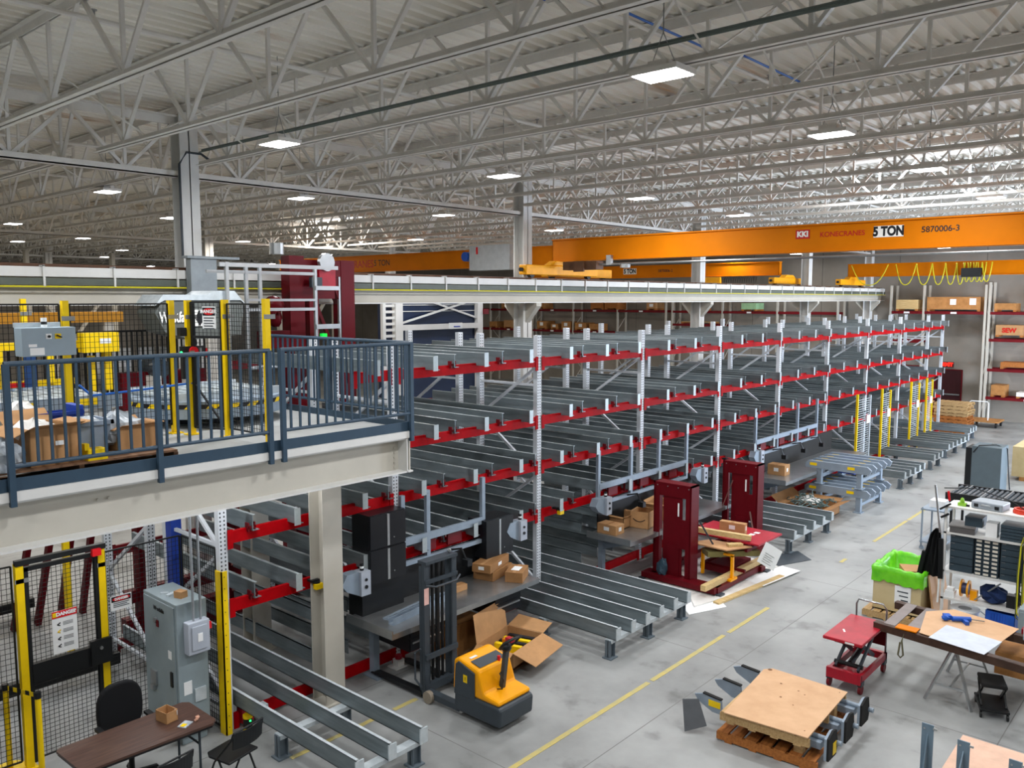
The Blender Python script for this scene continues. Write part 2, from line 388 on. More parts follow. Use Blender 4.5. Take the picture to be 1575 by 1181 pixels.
# ---- columns and girders
COLX = [-1.56, 7.07, 15.7, 24.33, 32.96, 40.1]
def column_mesh(h):
    m = MB(); w = .16
    m.box(-w, -w, 0, w, -w + .02, h).box(-w, w - .02, 0, w, w, h).box(-.01, -w, 0, .01, w, h)
    return m
for r, Y in enumerate((13.6, 28.8, 44.0)):
    rown = ['near', 'middle', 'far'][r]
    for i, X in enumerate(COLX[:-1] if r else COLX):
        t = thing('steel_column', 'white H-section steel column of the %s row, %s from the near end' % (rown, ORD[i]), 'column', (X, Y, 0))
        column_mesh(8.35).build('shaft', white, t, world=False)
        MB().cb(0, 0, 0, .5, .5, .03).build('base_plate', cream, t, world=False)
        if r == 0:
            for s, nm in ((-1, 'corbel'), (1, 'corbel')):
                MB().prism([(s * .16, 5.2), (s * .52, 5.2), (s * .52, 5.12), (s * .16, 4.72)], 0, -.09, .09).build(nm, cream, t, world=False)
def girder(L):
    a = MB().box(0, -.09, 7.3, L, .09, 7.32).box(0, -.09, 7.3, L, -.07, 7.4).box(0, .07, 7.3, L, .09, 7.4)
    b = MB().box(0, -.12, 8.27, L, .12, 8.29).box(0, -.03, 8.15, L, .03, 8.27)
    wv = MB(); n = max(2, round(L / 1.62)); s = L / n
    for i in range(n):
        x = i * s
        wv.bar((x, 0, 8.2), (x + s / 2, 0, 7.36), .07, .05).bar((x + s / 2, 0, 7.36), (x + s, 0, 8.2), .07, .05).bar((x + s / 2, 0, 7.36), (x + s / 2, 0, 8.2), .045)
    return a, b, wv
for r, Y in enumerate((13.6, 28.8, 44.0)):
    for i in range(len(COLX) - 1):
        L = COLX[i + 1] - COLX[i] - .34
        t = thing('joist_girder', 'white truss girder over the %s column row, %s bay from the near end' % (['near', 'middle', 'far'][r], ORD[i]), 'girder', (COLX[i] + .17, Y, 0))
        for mb, nm in zip(girder(L), ('bottom_chord', 'top_chord', 'web')): mb.build(nm, jwhite, t, world=False)
# ---- open web roof joists
JX = [7.07 + 1.62 * k for k in range(-9, 21)]
def joist_proto(label):
    t = thing('roof_joist', label, 'roof joist', (JX[0], -1.6, 0)); L = 15.2
    MB().box(-.075, .5, 7.46, -.012, L - .5, 7.468).box(.012, .5, 7.46, .075, L - .5, 7.468).box(-.02, .5, 7.46, -.012, L - .5, 7.53).box(.012, .5, 7.46, .02, L - .5, 7.53).build('bottom_chord', jwhite, t, world=False)
    MB().box(-.085, 0, 8.472, .085, L, 8.482).box(-.022, 0, 8.38, -.012, L, 8.475).box(.012, 0, 8.38, .022, L, 8.475).build('top_chord', jwhite, t, world=False)
    wv = MB(); ys = [.85 + 1.85 * i for i in range(8)]
    for i, y in enumerate(ys):
        z0, z1 = 7.5, 8.43
        wv.bar((0, y, z0), (0, y - .86 if i else y - .7, z1), .05, .035).bar((0, y, z0), (0, y + .92, z1), .05, .035).bar((0, y, z0), (0, y, z1), .04)
    wv.build('web', jwhite, t, world=False)
    return t
ROWN = ['above the rack and aisle', 'beyond the near column row', 'beyond the middle column row', 'beyond the far column row']
pj = None
for r, Y in enumerate((-1.6, 13.6, 28.8, 44.0)):
    for i, X in enumerate(JX):
        lab = 'white open-web roof joist %s, %s from the near end' % (ROWN[r], ORD[i])
        if pj is None: pj = joist_proto(lab); pj['group'] = 'open-web joists under the roof deck'
        else: dup(pj, (X, Y, 0), 0, lab, 'open-web joists under the roof deck')
# sprinkler pipes, bridging, conduits
t = None
for i, (y, z, r_) in enumerate(((9.3, 8.2, .03), (5.2, 8.22, .024), (1.5, 8.2, .024), (16.9, 8.2, .03), (21.5, 8.2, .03))):
    t = thing('sprinkler_pipe', 'thin white sprinkler pipe under the roof deck, %s from the right' % ORD[[2, 1, 0, 3, 4][i]], 'pipe', (0, y, z))
    MB().cyl((XB + .1, y, z), (XW - .1, y, z), r_, 8).build('pipe', jwhite, t)
    for q in range(12):
        x = -4 + 3.6 * q + .7
        MB().cyl((x, y, z), (x, y, z + .09), .012, 6).cyl((x, y, z + .09), (x, y, z + .1), .035, 8).build('sprinkler_head', steel, t)
for i, y in enumerate((3.9, 11.5, 17.3, 24.8, 32.5, 40.2)):
    m = MB()
    for a, b in zip(JX, JX[1:]):
        m.cyl((a, y, 7.5), (b, y, 8.4), .011, 5, cap=False).cyl((a, y, 8.4), (b, y, 7.5), .011, 5, cap=False)
    tag(m.build('bridging', jwhite), 'row of thin crossed bridging rods between the joists, %s from the right' % ORD[i], 'bridging')
m = MB().cyl((6.95, -5.5, 7.66), (6.95, 12.8, 7.66), .016, 8).cyl((6.9, -5.5, 7.62), (6.9, 12.8, 7.62), .012, 8)
tag(m.build('electrical_conduit', mat('green grey conduit', '#6a7672', .5)), 'pair of grey-green conduits clipped along a near roof joist', 'conduit')
m = MB().tube([(7.4, 13.35, 7.6), (7.25, 13.38, 7.7), (7.0, 13.4, 7.7), (6.87, 13.4, 7.5), (6.87, 13.4, 6.0)], .02)
tag(m.build('electrical_conduit', char), 'thin dark conduit bent down the nearest steel column', 'conduit')
for i, (x0, x1, y) in enumerate(((5.0, 6.8, 5.6), (7.4, 9.3, 5.2), (9.8, 12.0, 5.0))):
    tag(MB().cyl((x0, y, 8.3), (x1, y, 8.3), .014, 6).build('blue_cable', cable_b), 'blue pipe tied under the roof deck, %s from the near end' % ORD[i], 'pipe')
# ---- lamps
def lamp_proto():
    t = thing('high_bay_light', 'x', 'ceiling light', (0, 0, 0), 0, 'LED high-bay lights')
    MB().cb(0, 0, 7.36, .36, .5, .05).cb(0, 0, 7.41, .2, .2, .07).build('housing', jwhite, t, world=False)
    MB().cb(0, 0, 7.352, .32, .46, .009).build('lens', lens, t, world=False)
    m = MB()
    for a in (-.15, .15): m.tube([(0, a, 7.41), (0, 0, 7.75), (0, 0, 8.6)], .006, 4)
    m.build('hanger', steel, t, world=False)
    return t
pl = None
place = {0: 'the nearest, above the camera side', 1: 'the large one over the near aisle'}
for i, (x, y) in enumerate(LAMPS):
    col = 1 + sum(1 for (a, b) in LAMPS if abs(b - y) < 2.2 and a < x); row = [-1.2, 4.2, 9.8, 15.9, 22, 28, 35, 43, 51]
    rr = min(range(9), key=lambda q: abs(row[q] - y))
    lab = 'bright square LED high-bay light, row %d from the right, %s from the near end at %.1f m' % (rr + 1, ORD[col - 1], x + 9)
    lab = 'bright LED high-bay light, %s one along the %s row from the right' % (ORD[col - 1], ORD[rr])
    if pl is None: pl = lamp_proto(); pl.location = (x, y, 0); pl['label'] = lab
    else: dup(pl, (x, y, 0), 0, lab)
    area('high_bay_glow', (x, y, 7.34), (0, 0, 0), .34, .48, LAMP_POWER, (.97, .98, 1.0) if y < 20 else (1, .9, .78))

# ---- crane runway and cranes
def runway(Y, lab):
    t = thing('crane_runway', lab, 'crane runway', (XB, Y, 0)); x0, x1 = XB + .2, 40.9
    MB().box(x0, Y - .16, 5.2, x1, Y + .16, 5.225).box(x0, Y - .012, 5.22, x1, Y + .012, 5.74, 1).box(x0, Y - .15, 5.73, x1, Y + .15, 5.76).box(x0, Y - .16, 5.62, x1, Y - .145, 5.76).build('beam', [white, cream], t)  # web shade painted in as cream, lit flanges as white
    MB().box(x0, Y - .03, 5.76, x1, Y + .03, 5.81).build('rail', brownrail, t)
    MB().box(x0, Y - .17, 5.5, x1, Y - .15, 5.6).build('conductor_bar', mat('conductor grey', '#5b625a', .5), t)
    MB().cyl((x0, Y - .18, 5.475), (x1, Y - .18, 5.475), .014, 6).build('yellow_conductor', cable_y, t)
    x = x0 + .4
    while x < x1:
        MB().box(x, Y - .19, 5.47, x + .03, Y - .17, 5.78).box(x, Y - .19, 5.765, x + .03, Y - .04, 5.785).build('bracket', white, t); x += 1.0
    return t
runway(13.28, 'long white crane runway beam with brown rail passing behind the rack')
runway(13.95, 'second white crane runway beam on the far side of the near columns')
def crane(X, y0, y1, endY, name, lab, texts=(), truck=1, hi=.55):
    t = thing('bridge_crane', lab, 'crane', (X, endY, 5.9))
    MB().box(X - .17, y0, 6.23, X + .17, y1, 6.25).box(X - .17, y0, 6.75, X + .17, y1, 6.78).box(X - .13, y0, 6.25, X - .115, y1, 6.75).box(X + .115, y0, 6.25, X + .13, y1, 6.75).box(X - .13, y1 - .015 if truck > 0 else y0, 6.25, X + .13, y1 if truck > 0 else y0 + .015, 6.75).build('girder', orange, t)
    e = MB().box(X - 1.45, endY - .12, 5.88, X + 1.45, endY + .12, 6.12).prism([(X - .55, 6.12), (X + .55, 6.12), (X + .3, 6.24), (X - .3, 6.24)], 1, endY - .12, endY + .12)
    e.build('end_truck', mat('crane yellow', '#f7a90e', .4), t, bevel=.02)
    for s in (-1, 1):
        MB().cyl((X + s * 1.15, endY - .05, 5.9), (X + s * 1.15, endY + .05, 5.9), .09, 16).build('wheel', black, t)
        MB().cyl((X + s * 1.47, endY, 6.0), (X + s * 1.54, endY, 6.0), .05, 10).build('bumper', black, t)
    for (b, y, z, sz, m) in texts: text(b, sz, (X - .133, y, z), FX, m, t, bold=.0025 if b[0] == '5' and len(b) > 5 else .002)
    return t
tred = mat('letter red', '#c01a12', .5, var=0); tblk = mat('letter black', '#15151a', .5, var=0); twht = mat('letter white', '#f2f2ee', .5, var=0)
c1 = crane(16.8, YR + .4, 13.45, 13.3, 'c', 'large orange bridge crane girder marked 5 TON crossing the hall in front',
      [('KONECRANES', 6.2, 6.56, .135, tred), ('5870006-3', 4.43, 6.56, .15, tblk)])
MB().box(16.8 - .136, 5.06, 6.46, 16.8 - .131, 5.6, 6.67).build('sign_plate', twht, c1)
text('5 TON', .235, (16.8 - .139, 5.33, 6.562), FX, tblk, c1, bold=.012, sx=.8)
MB().box(16.8 - .136, 6.84, 6.5, 16.8 - .131, 7.13, 6.68).build('logo_plate', tred, c1)
text('KKI', .15, (16.8 - .139, 6.985, 6.588), FX, twht, c1, bold=.008)
MB().box(16.4, 11.9, 6.0, 16.7, 12.9, 6.2).box(16.3, 12.2, 5.95, 16.35, 12.5, 6.2).build('drive_gear', brownrail, c1)
m = MB(); m.cyl((16.55, YR + 1, 6.12), (16.55, 12.6, 6.12), .025, 8)
m.box(16.5, 11.55, 6.1, 16.6, 11.68, 6.33); m.build('festoon_track', steel, c1)
MB().cyl((16.45, 11.1, 6.02), (16.45, 11.1, 6.1), .12, 14).build('warning_lamp', steel, c1)
c2 = crane(18.6, 14.4, 28.4, 14.1, 'c', 'orange bridge crane in the next bay behind the grey electrical box', [('KONECRANES', 23.9, 6.48, .36, tred), ('5 TON', 22.3, 6.5, .28, tblk)], truck=-1)
MB().box(17.9, 16.0, 6.13, 18.3, 17.6, 6.85).build('control_panel', mat('crane panel grey', '#b9bec0', .5), c2)
MB().box(17.88, 17.25, 6.6, 17.9, 17.31, 6.8).build('isolator_handle', e_red, c2)
MB().cyl((17.95, 17.85, 6.55), (18.2, 17.85, 6.55), .14, 12).build('cable_drum', blue, c2)
c3 = crane(32.3, 14.4, 28.4, 14.1, 'c', 'orange bridge crane farther down the next bay marked 5 TON', [('5870006-2', 19.6, 6.52, .17, tblk)], truck=-1)
MB().box(32.3 - .136, 21.1, 6.4, 32.3 - .131, 21.8, 6.66).build('sign_plate', twht, c3)
text('5 TON', .27, (32.3 - .139, 21.45, 6.53), FX, tblk, c3, bold=.012, sx=.8)
m = MB()
for q in range(18): m.tube([(32.1, 15.3 + q * .1, 6.2), (32.1, 15.33 + q * .1, 5.95), (32.1, 15.36 + q * .1, 6.2)], .012, 4)
m.build('festoon_cable', black, c3)
MB().box(32.05, 16.9, 5.95, 32.2, 17.6, 6.2).build('hoist', mat('crane yellow', '#f7a90e', .4), c3)
c4 = crane(37.0, YR + .4, 13.4, 13.3, 'c', 'orange bridge crane at the far wall hung with yellow festoon loops')
m = MB(); rd = random.Random(3); y = 12.6
lo = [(13.2, 11.7), (11.4, 10.6), (10.6, 10.0), (10.0, 9.5), (9.5, 9.1), (9.1, 8.8), (8.85, 8.6), (8.7, 8.4), (8.5, 8.2), (8.35, 8.05), (8.2, 7.85)]
for a, b in lo:
    d = .75 if a < 9 else .85
    pts = [(36.75, a + (b - a) * q / 10, 6.72 - d * (1 - (abs(q - 5) / 5) ** 2.4)) for q in range(11)]
    m.tube(pts, .022, 5)
m.build('festoon_cable', cable_y, c4, smooth=True)
MB().box(36.6, 8.2, 6.15, 36.8, 8.9, 6.5).build('hoist', black, c4)

# ================================================================== the flow rack
U = [5.06] + [7.77 + 3.236 * k for k in range(9)] + [35.6]
YP = [9.2, 10.56, 11.1, 12.5]
LV = [1.565, 2.42, 3.21, 4.22]
rack = thing('pallet_flow_rack', 'long white and red pallet flow rack filled with galvanised rails', 'storage rack', (U[0], 9.2, 0))
def post_mb(h, holes=True):
    m = MB().box(-.055, -.045, 0, .055, .045, h)
    if holes:
        z = .08
        while z < h - .03:
            for x in (-.03, .022): m.box(x - .009, -.0465, z, x + .009, -.044, z + .022, 1)
            z += .05
    return m
shared = {}
def place_part(key, mk, mats, name, parent, loc, world=True):
    if key not in shared:
        o = mk().build(name, mats, parent, world=False); shared[key] = o
    else:
        o = shared[key].copy(); C.objects.link(o); o.parent = parent
    o.name = name; o.location = Vector(loc) - (root_loc(parent) if world else Vector((0, 0, 0))); return o
plate_lip_m = mat('galvanised end plate and lit lip', '#97a2a4', .4, .2, col2='#b3bcbe', scale=6)
hole = mat('post hole shadow', '#3a3f44', .7, var=0)
for i, x in enumerate(U):
    for j, y in enumerate(YP):
        h = 4.68 if x > 7 else 2.95
        place_part(('p', h), lambda: post_mb(h), [rackw, hole], 'post', rack, (x, y, 0))
    m = MB()
    top = 2.6 if x < 7 else 4.1
    for (ya, yb) in ((9.2, 10.56), (11.1, 12.5)):
        z = .35; s = 0
        while z < top:
            z2 = min(z + .95, 4.45); m.bar((x, (ya, yb)[s], z), (x, (yb, ya)[s], z2), .045, .045); z = z2; s = 1 - s
            if z2 >= 4.45: break
        m.box(x - .02, ya, .25, x + .02, yb, .29).box(x - .02, ya, top - .3, x + .02, yb, top - .26)
    m.build('brace', rackw, rack)
for i in range(len(U) - 1):
    a, b = U[i] + .056, U[i + 1] - .056
    for z in [.12] + LV:
        if i == 0 and z > 3: a2 = 7.05
        else: a2 = a
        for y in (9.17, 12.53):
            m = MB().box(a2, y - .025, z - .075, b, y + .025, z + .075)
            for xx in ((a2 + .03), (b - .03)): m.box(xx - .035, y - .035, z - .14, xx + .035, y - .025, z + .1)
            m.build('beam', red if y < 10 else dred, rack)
def rail_mb(L, plate):
    m = MB().box(-.005, 0, 0, .005, L, .2).box(-.005, 0, .195, .035, L, .203, 1).box(0, 0, 0, .09, L, .008)  # top lip takes the lighter material to paint in its lit streak
    if plate: m.box(-.045, -.008, -.01, .045, 0, .21, 1)
    else:
        m.box(-.05, .02, -.01, -.035, .1, .1, 2).box(-.05, .02, .03, .05, .035, .06, 2).box(.035, .02, -.01, .05, .1, .1, 2)
    return m
RL = []
for z in LV:
    if z > 3: n0, x0 = 0, 7.29
    else: n0, x0 = 0, 5.42
    x = x0; k = 0 if z > 3 else 1
    while x < 35.5:
        if min(abs(x - u) for u in U) > .07: RL.append((x, z, k % 2))
        x += .5393; k += 1
# skip rails where the lowest level opens for the work benches
RL = [r for r in RL if not (r[1] < 2 and (12.2 < r[0] < 12.8))]
RL.sort(key=lambda r: math.hypot(r[0], 9.2) + (0 if r[1] > 2 else 1.5))
for (x, z, kk) in RL[:100]:
    place_part(('r', kk), lambda: rail_mb(3.55 if kk == 0 else 3.4, kk == 0), [galv, plate_lip_m, dred], 'rail', rack, (x, 8.93 if kk == 0 else 9.08, z + .04))
m = MB()
for (x, z, kk) in RL[100:]:
    q = rail_mb(3.55 if kk == 0 else 3.4, kk == 0); y = 8.93 if kk == 0 else 9.08; b = len(m.v)
    m.v += [(p[0] + x, p[1] + y, p[2] + z + .04) for p in q.v]; m.f += [tuple(b + i for i in f) for f in q.f]; m.m += q.m
m.build('rail', [galv, plate_lip_m, dred], rack, stuff=True)
# stop angles between the level beams (thin white tubes behind the front beams)
for z in LV[1:]:
    MB().cyl((7.2, 12.0, z - .02), (35.4, 12.0, z - .02), .03, 6).build('guide_tube', rackw, rack)
# ---- floor-level discharge lanes
def lanes(xs, y0, y1, label, legs=True):
    t = thing('roller_lane_stand', label, 'conveyor lane', ((xs[0] + xs[-1]) / 2, y0, 0), 0, 'galvanised discharge lanes on the floor')
    for x in xs:
        m = MB().box(x - .006, y0, .29, x + .006, y1, .49).box(x - .006, y0, .29, x + .1, y1, .3).box(x - .006, y0, .482, x + .03, y1, .494, 1)  # lighter galvanised lip paints the light along the rail top
        m.box(x - .012, y0 - .004, .29, x + .1, y0 + .012, .47, 1)
        m.build('rail', [galv, galvl], t)
    for y in (y0 + .12, y0 + 1.4):
        MB().box(xs[0] - .05, y - .06, .24, xs[-1] + .08, y + .06, .29).build('cross_bar', galvl, t)
        for x in ([xs[0], xs[-1]] if xs[-1] - xs[0] < 1.3 else [xs[0], (xs[0] + xs[-1]) / 2, xs[-1]]):
            MB().box(x - .06, y - .006, .02, x + .06, y + .006, .28).box(x - .06, y - .05, .02, x - .05, y + .05, .28).box(x + .05, y - .05, .02, x + .06, y + .05, .28).box(x - .09, y - .08, 0, x + .09, y + .08, .02).build('leg', mat('leg grey', '#6f7b84', .5, .3), t)
    return t
lanes([5.15, 5.6, 6.06], 6.76, 12.3, 'three-rail galvanised lane stand nearest the camera beside the yellow post guard')
lanes([9.92, 10.32, 10.72, 11.12, 11.55, 11.97], 6.75, 12.3, 'six-rail galvanised lane stand between the first two work benches')
lanes([16.7, 17.2, 17.72, 18.25, 18.75], 6.95, 12.3, 'five-rail galvanised lane stand behind the maroon lift machine')
lanes([24.5, 24.95, 25.4, 25.85, 26.3], 7.1, 12.3, 'galvanised lane stand just beyond the stacked conveyor frames')
lanes([27.9, 28.35, 28.75], 7.25, 12.3, 'narrow galvanised lane stand, fifth from the camera')
lanes([30.3, 30.8, 31.3, 31.8, 32.3, 32.8], 7.45, 12.3, 'wide galvanised lane stand, second from the far end')
lanes([34.6, 35.0, 35.4], 7.8, 12.3, 'galvanised lane stand at the far end in front of the pallet stack')
m = MB()
for a, b in ((6.5, 9.6), (12.5, 16.4), (19.2, 24.0)):
    x = a
    while x < b: m.box(x - .006, 9.35, .29, x + .006, 12.4, .49).box(x - .006, 9.35, .48, x + .03, 12.4, .49).box(x - .006, 9.35, .9, x + .006, 12.4, 1.08).box(x - .006, 9.35, 1.07, x + .03, 12.4, 1.08); x += .52
m.build('inner_rail', galv, rack, stuff=True)
# ================================================================== mezzanine platform
DZ = 3.67
mez = thing('mezzanine_platform', 'raised steel platform with white edge beam on cream columns', 'mezzanine', (0, 8, 0))
MB().box(-7.5, 7.95, 3.6, 7.0, 13.0, DZ).build('deck', mat('platform deck grey', '#a5a7a6', .6, var=.08, scale=2), mez)
MB().box(-7.5, 7.9, 3.56, 7.02, 7.96, 3.645).box(-7.5, 7.92, 3.54, 7.02, 8.2, 3.56).box(-7.5, 8.07, 3.14, 7.0, 8.085, 3.55, 1).box(-7.5, 7.9, 3.12, 7.0, 8.25, 3.14).box(6.9, 7.9, 3.12, 6.915, 8.07, 3.55).build('edge_beam', [white, cream], mez)  # shaded web coloured cream, lit strip and flanges coloured white
m = MB()
for q in range(6): m.cyl((6.83, 8.065, 3.18 + q * .062), (6.83, 8.05, 3.18 + q * .062), .012, 6)
for x in (3.2, 3.3): m.cyl((x, 8.065, 3.42), (x, 8.05, 3.42), .014, 6)
m.build('bolt', cream, mez)
MB().box(6.98, 7.95, 3.1, 7.0, 13, 3.6).build('edge_beam', cream, mez)
MB().box(-7.5, 7.93, 3.645, 7.0, 7.945, 3.76).box(6.985, 7.95, 3.67, 7.0, 11.3, 3.76).build('toe_board', blue_rail, mez)
for (x, y) in ((6.36, 8.9), (6.62, 11.05)):
    m = MB().box(x - .15, y - .15, 0, x + .15, y - .132, 3.6).box(x - .15, y + .132, 0, x + .15, y + .15, 3.6).box(x - .008, y - .14, 0, x + .008, y + .14, 3.6)
    m.box(x - .2, y - .2, 0, x + .2, y + .2, .02).build('column', cream, mez)
def handrail(p, q, lab, posts, npk, zt=4.75, zb=3.87):
    t = thing('guard_rail', lab, 'railing', (p[0], p[1], 3.55)); P = Vector((p[0], p[1], 0)); Q = Vector((q[0], q[1], 0)); D = Q - P
    for f in posts:
        a = P + D * f; MB().bar((a.x, a.y, 3.52), (a.x, a.y, zt), .05).build('post', blue_rail, t)
    MB().cyl((p[0], p[1], zt), (q[0], q[1], zt), .024, 10).build('top_rail', blue_rail, t)
    MB().cyl((p[0], p[1], zb), (q[0], q[1], zb), .02, 8).build('bottom_rail', blue_rail, t)
    n = npk
    for i in range(1, n):
        a = P + D * i / n
        if min(abs(i / n - f) for f in posts) * D.length < .04: continue
        MB().box(a.x - .011, a.y - .011, zb, a.x + .011, a.y + .011, zt).build('baluster', blue_rail, t)
handrail((2.42, 7.89), (4.97, 7.89), 'slate blue railing on the platform edge in front of the cardboard boxes', (0.005, .515, .995), 22)
handrail((5.1, 7.89), (6.99, 7.89), 'slate blue railing on the platform edge ending at its free corner', (.01, .99), 16)
handrail((7.03, 8.0), (7.03, 11.3), 'slate blue railing along the platform side next to the rack', (.01, .5, .99), 26)
# mesh fence on the platform
def fence_post(x, y, z0, z1, lab, w=.065):
    t = thing('fence_post', lab, 'post', (x, y, z0), 0, 'yellow machine guard posts')
    MB().box(x - w / 2, y - w / 2, z0, x + w / 2, y + w / 2, z1).build('tube', yel, t); MB().cb(x, y, z0, .15, .15, .012).build('foot', yel, t)
    MB().box(x - .05, y - .04, z1 - .22, x + .09, y - .034, z1 - .17).build('clamp', steel, t)
    return t
fence_post(5.12, 8.17, DZ, 5.3, 'yellow fence post on the platform nearest the railing')
fence_post(5.12, 9.04, DZ, 5.29, 'yellow fence post on the platform at the right of the mesh gate')
fence_post(4.93, 9.55, DZ, 5.28, 'yellow fence post on the platform carrying the red lock of the gate')
fence_post(4.84, 9.8, DZ, 5.28, 'yellow fence post on the platform at the left of the red lock')
fence_post(3.64, 9.8, DZ, 5.28, 'yellow fence post on the platform behind the grey control box')
fence_post(4.05, 12.3, DZ, 5.3, 'yellow fence post at the back of the platform behind the control box')
def panel(p, q, z0, z1, lab, sx=.05, sz=.06):
    t = thing('mesh_fence', lab, 'fence panel', (p[0], p[1], z0))
    wiremesh(p, q, z0, z1, sx, sz).build('wire_mesh', blackm, t)
    P = Vector((p[0], p[1], 0)); Q = Vector((q[0], q[1], 0)); m = MB()
    for z in (z0, z1): m.bar((p[0], p[1], z), (q[0], q[1], z), .018)
    for a in (p, q): m.bar((a[0], a[1], z0), (a[0], a[1], z1), .018)
    m.build('frame', blackm, t); return t
panel((5.12, 8.22), (5.12, 8.99), 3.78, 5.24, 'black mesh guard panel on the platform right of the gate', .05, .05)
panel((3.69, 9.8), (4.8, 9.8), 3.78, 5.24, 'black mesh guard panel on the platform between control box and gate')
panel((1.2, 9.8), (3.58, 9.8), 3.78, 5.24, 'black mesh guard panel on the platform behind the control box')
g = panel((4.94, 9.5), (5.11, 9.09), 3.76, 5.26, 'black mesh gate on the platform with a danger sign', .05, .06)
g.name = 'mesh_gate'
MB().bar((4.94, 9.5, 4.85), (5.11, 9.09, 4.85), .03).bar((4.945, 9.49, 4.3), (5.1, 9.1, 3.8), .02).bar((4.95, 9.48, 3.78), (4.95, 9.48, 5.25), .035).bar((5.105, 9.1, 3.78), (5.105, 9.1, 5.25), .035).build('frame', blackm, g)
def danger_sign(t, org, ux, w, h, kind, name='danger_sign'):
    """plate hung on a fence: org = centre, ux = unit direction that reads left to right"""
    ux = Vector(ux).normalized(); n = ux.cross(Vector((0, 0, 1))); ang = math.atan2(ux.y, ux.x); o = Vector(org)
    def pl(cx, cz, a, b, mtl, dz, nm):
        m = MB(); c = o + ux * cx + Vector((0, 0, cz)) + n * dz
        p = c - ux * a / 2; q = c + ux * a / 2
        m.bar(p, q, .004, b); m.build(nm, mtl, t)
    rot = (R(90), 0, ang)
    pl(0, 0, w, h, paper, 0, name)
    if kind == 'poster':
        pl(0, h * .42, w, h * .16, e_red, .004, 'sign_header'); text('DANGER', h * .11, o + Vector((0, 0, h * .42)) + n * .008 + ux * .02, rot, paper, t, bold=.003)
        pl(-w * .38, h * .42, .05, .05, yel, .006, 'warning_triangle')
        for k in range(4):
            zc = h * (.22 - k * .17)
            m = MB()
            for q in range(3):
                a = o + ux * (-.02) + Vector((0, 0, zc - q * .016)) + n * .004; m.bar(a, a + ux * (w * .4), .002, .004)
            m.build('small_print', char, t)
            m = MB(); a = o - ux * (w * .3) + Vector((0, 0, zc - .02)) + n * .004
            m.bar(a, a + ux * .035 + Vector((0, 0, .02)), .003, .012).bar(a, a + ux * .03 - Vector((0, 0, .015)), .003, .01); m.build('pictogram', tblk if k != 1 else yel, t)
    else:
        pl(0, h * .27, w * .92, h * .36, tblk, .004, 'sign_header')
        m = MB(); c = o + Vector((0, 0, h * .27)) + n * .008; k0 = len(m.v)
        for i in range(20):
            a = 2 * math.pi * i / 20; m.v.append(tuple(c + ux * (w * .42 * math.cos(a)) + Vector((0, 0, h * .15 * math.sin(a)))))
        m.f.append(tuple(range(20))); m.m.append(0); m.build('sign_oval', e_red, t)
        text('DANGER', h * .22, c + n * .003, rot, paper, t, bold=.002)
        m = MB()
        for q in range(3 if h < w else 5):
            a = o - ux * (w * .38) + Vector((0, 0, -h * (.02 + .12 * q))) + n * .004; m.bar(a, a + ux * w * (.76 - .1 * (q % 2)), .002, h * .045)
        m.build('small_print', char, t)
danger_sign(g, (5.035, 9.25, 5.08), (.17, -.41, 0), .19, .26, 'oval')
lk = thing('safety_lock', 'red and black gate lock clamped to the platform gate post', 'lock', (4.88, 9.6, 4.6))
MB().box(4.78, 9.46, 4.62, 5.08, 9.5, 4.74).box(4.82, 9.5, 4.35, 4.88, 9.56, 4.62).box(4.8, 9.5, 4.86, 4.88, 9.58, 4.96).build('body', black, lk)
MB().cyl((4.93, 9.455, 4.68), (4.93, 9.43, 4.68), .055, 20).box(5.09, 9.45, 4.6, 5.11, 9.47, 4.71).build('handle', e_red, lk)
MB().box(4.87, 9.422, 4.672, 4.93, 9.43, 4.688).box(5.0, 9.44, 4.64, 5.03, 9.46, 4.72).build('handle_bar', steel, lk)
MB().blob((4.78, 9.455, 4.67), .014, .014, .014).build('indicator', ledg, lk)
cb_ = thing('control_box', 'light grey electrical control box with two round switches on the platform fence', 'control box', (3.35, 9.6, 4.7))
MB().box(3.1, 9.5, 4.7, 3.63, 9.72, 5.0).build('enclosure', mat('enclosure grey', '#93a3ad', .45, var=.03), cb_, bevel=.006)
MB().box(3.1, 9.7, 5.0, 3.55, 9.74, 5.05).build('bracket', galvl, cb_)
MB().box(3.33, 9.494, 4.88, 3.385, 9.5, 4.935).box(3.16, 9.496, 4.8, 3.24, 9.5, 4.83).box(3.17, 9.496, 4.715, 3.31, 9.5, 4.79).build('label_plate', paper, cb_)
MB().box(3.42, 9.494, 4.88, 3.48, 9.5, 4.935).build('switch_plate', yel, cb_)
MB().cyl((3.357, 9.494, 4.907), (3.357, 9.47, 4.907), .014, 12).bar((3.43, 9.48, 4.92), (3.48, 9.48, 4.895), .018, .012).build('switch', black, cb_)
m = MB().cyl((3.36, 9.62, 5.0), (3.36, 9.62, 5.03), .03, 12, mi=1).cyl((3.36, 9.62, 5.03), (3.36, 9.62, 5.06), .03, 12, mi=0).cyl((3.36, 9.62, 5.06), (3.36, 9.62, 5.1), .03, 12, mi=1)
m.build('beacon', [black, paper], cb_)
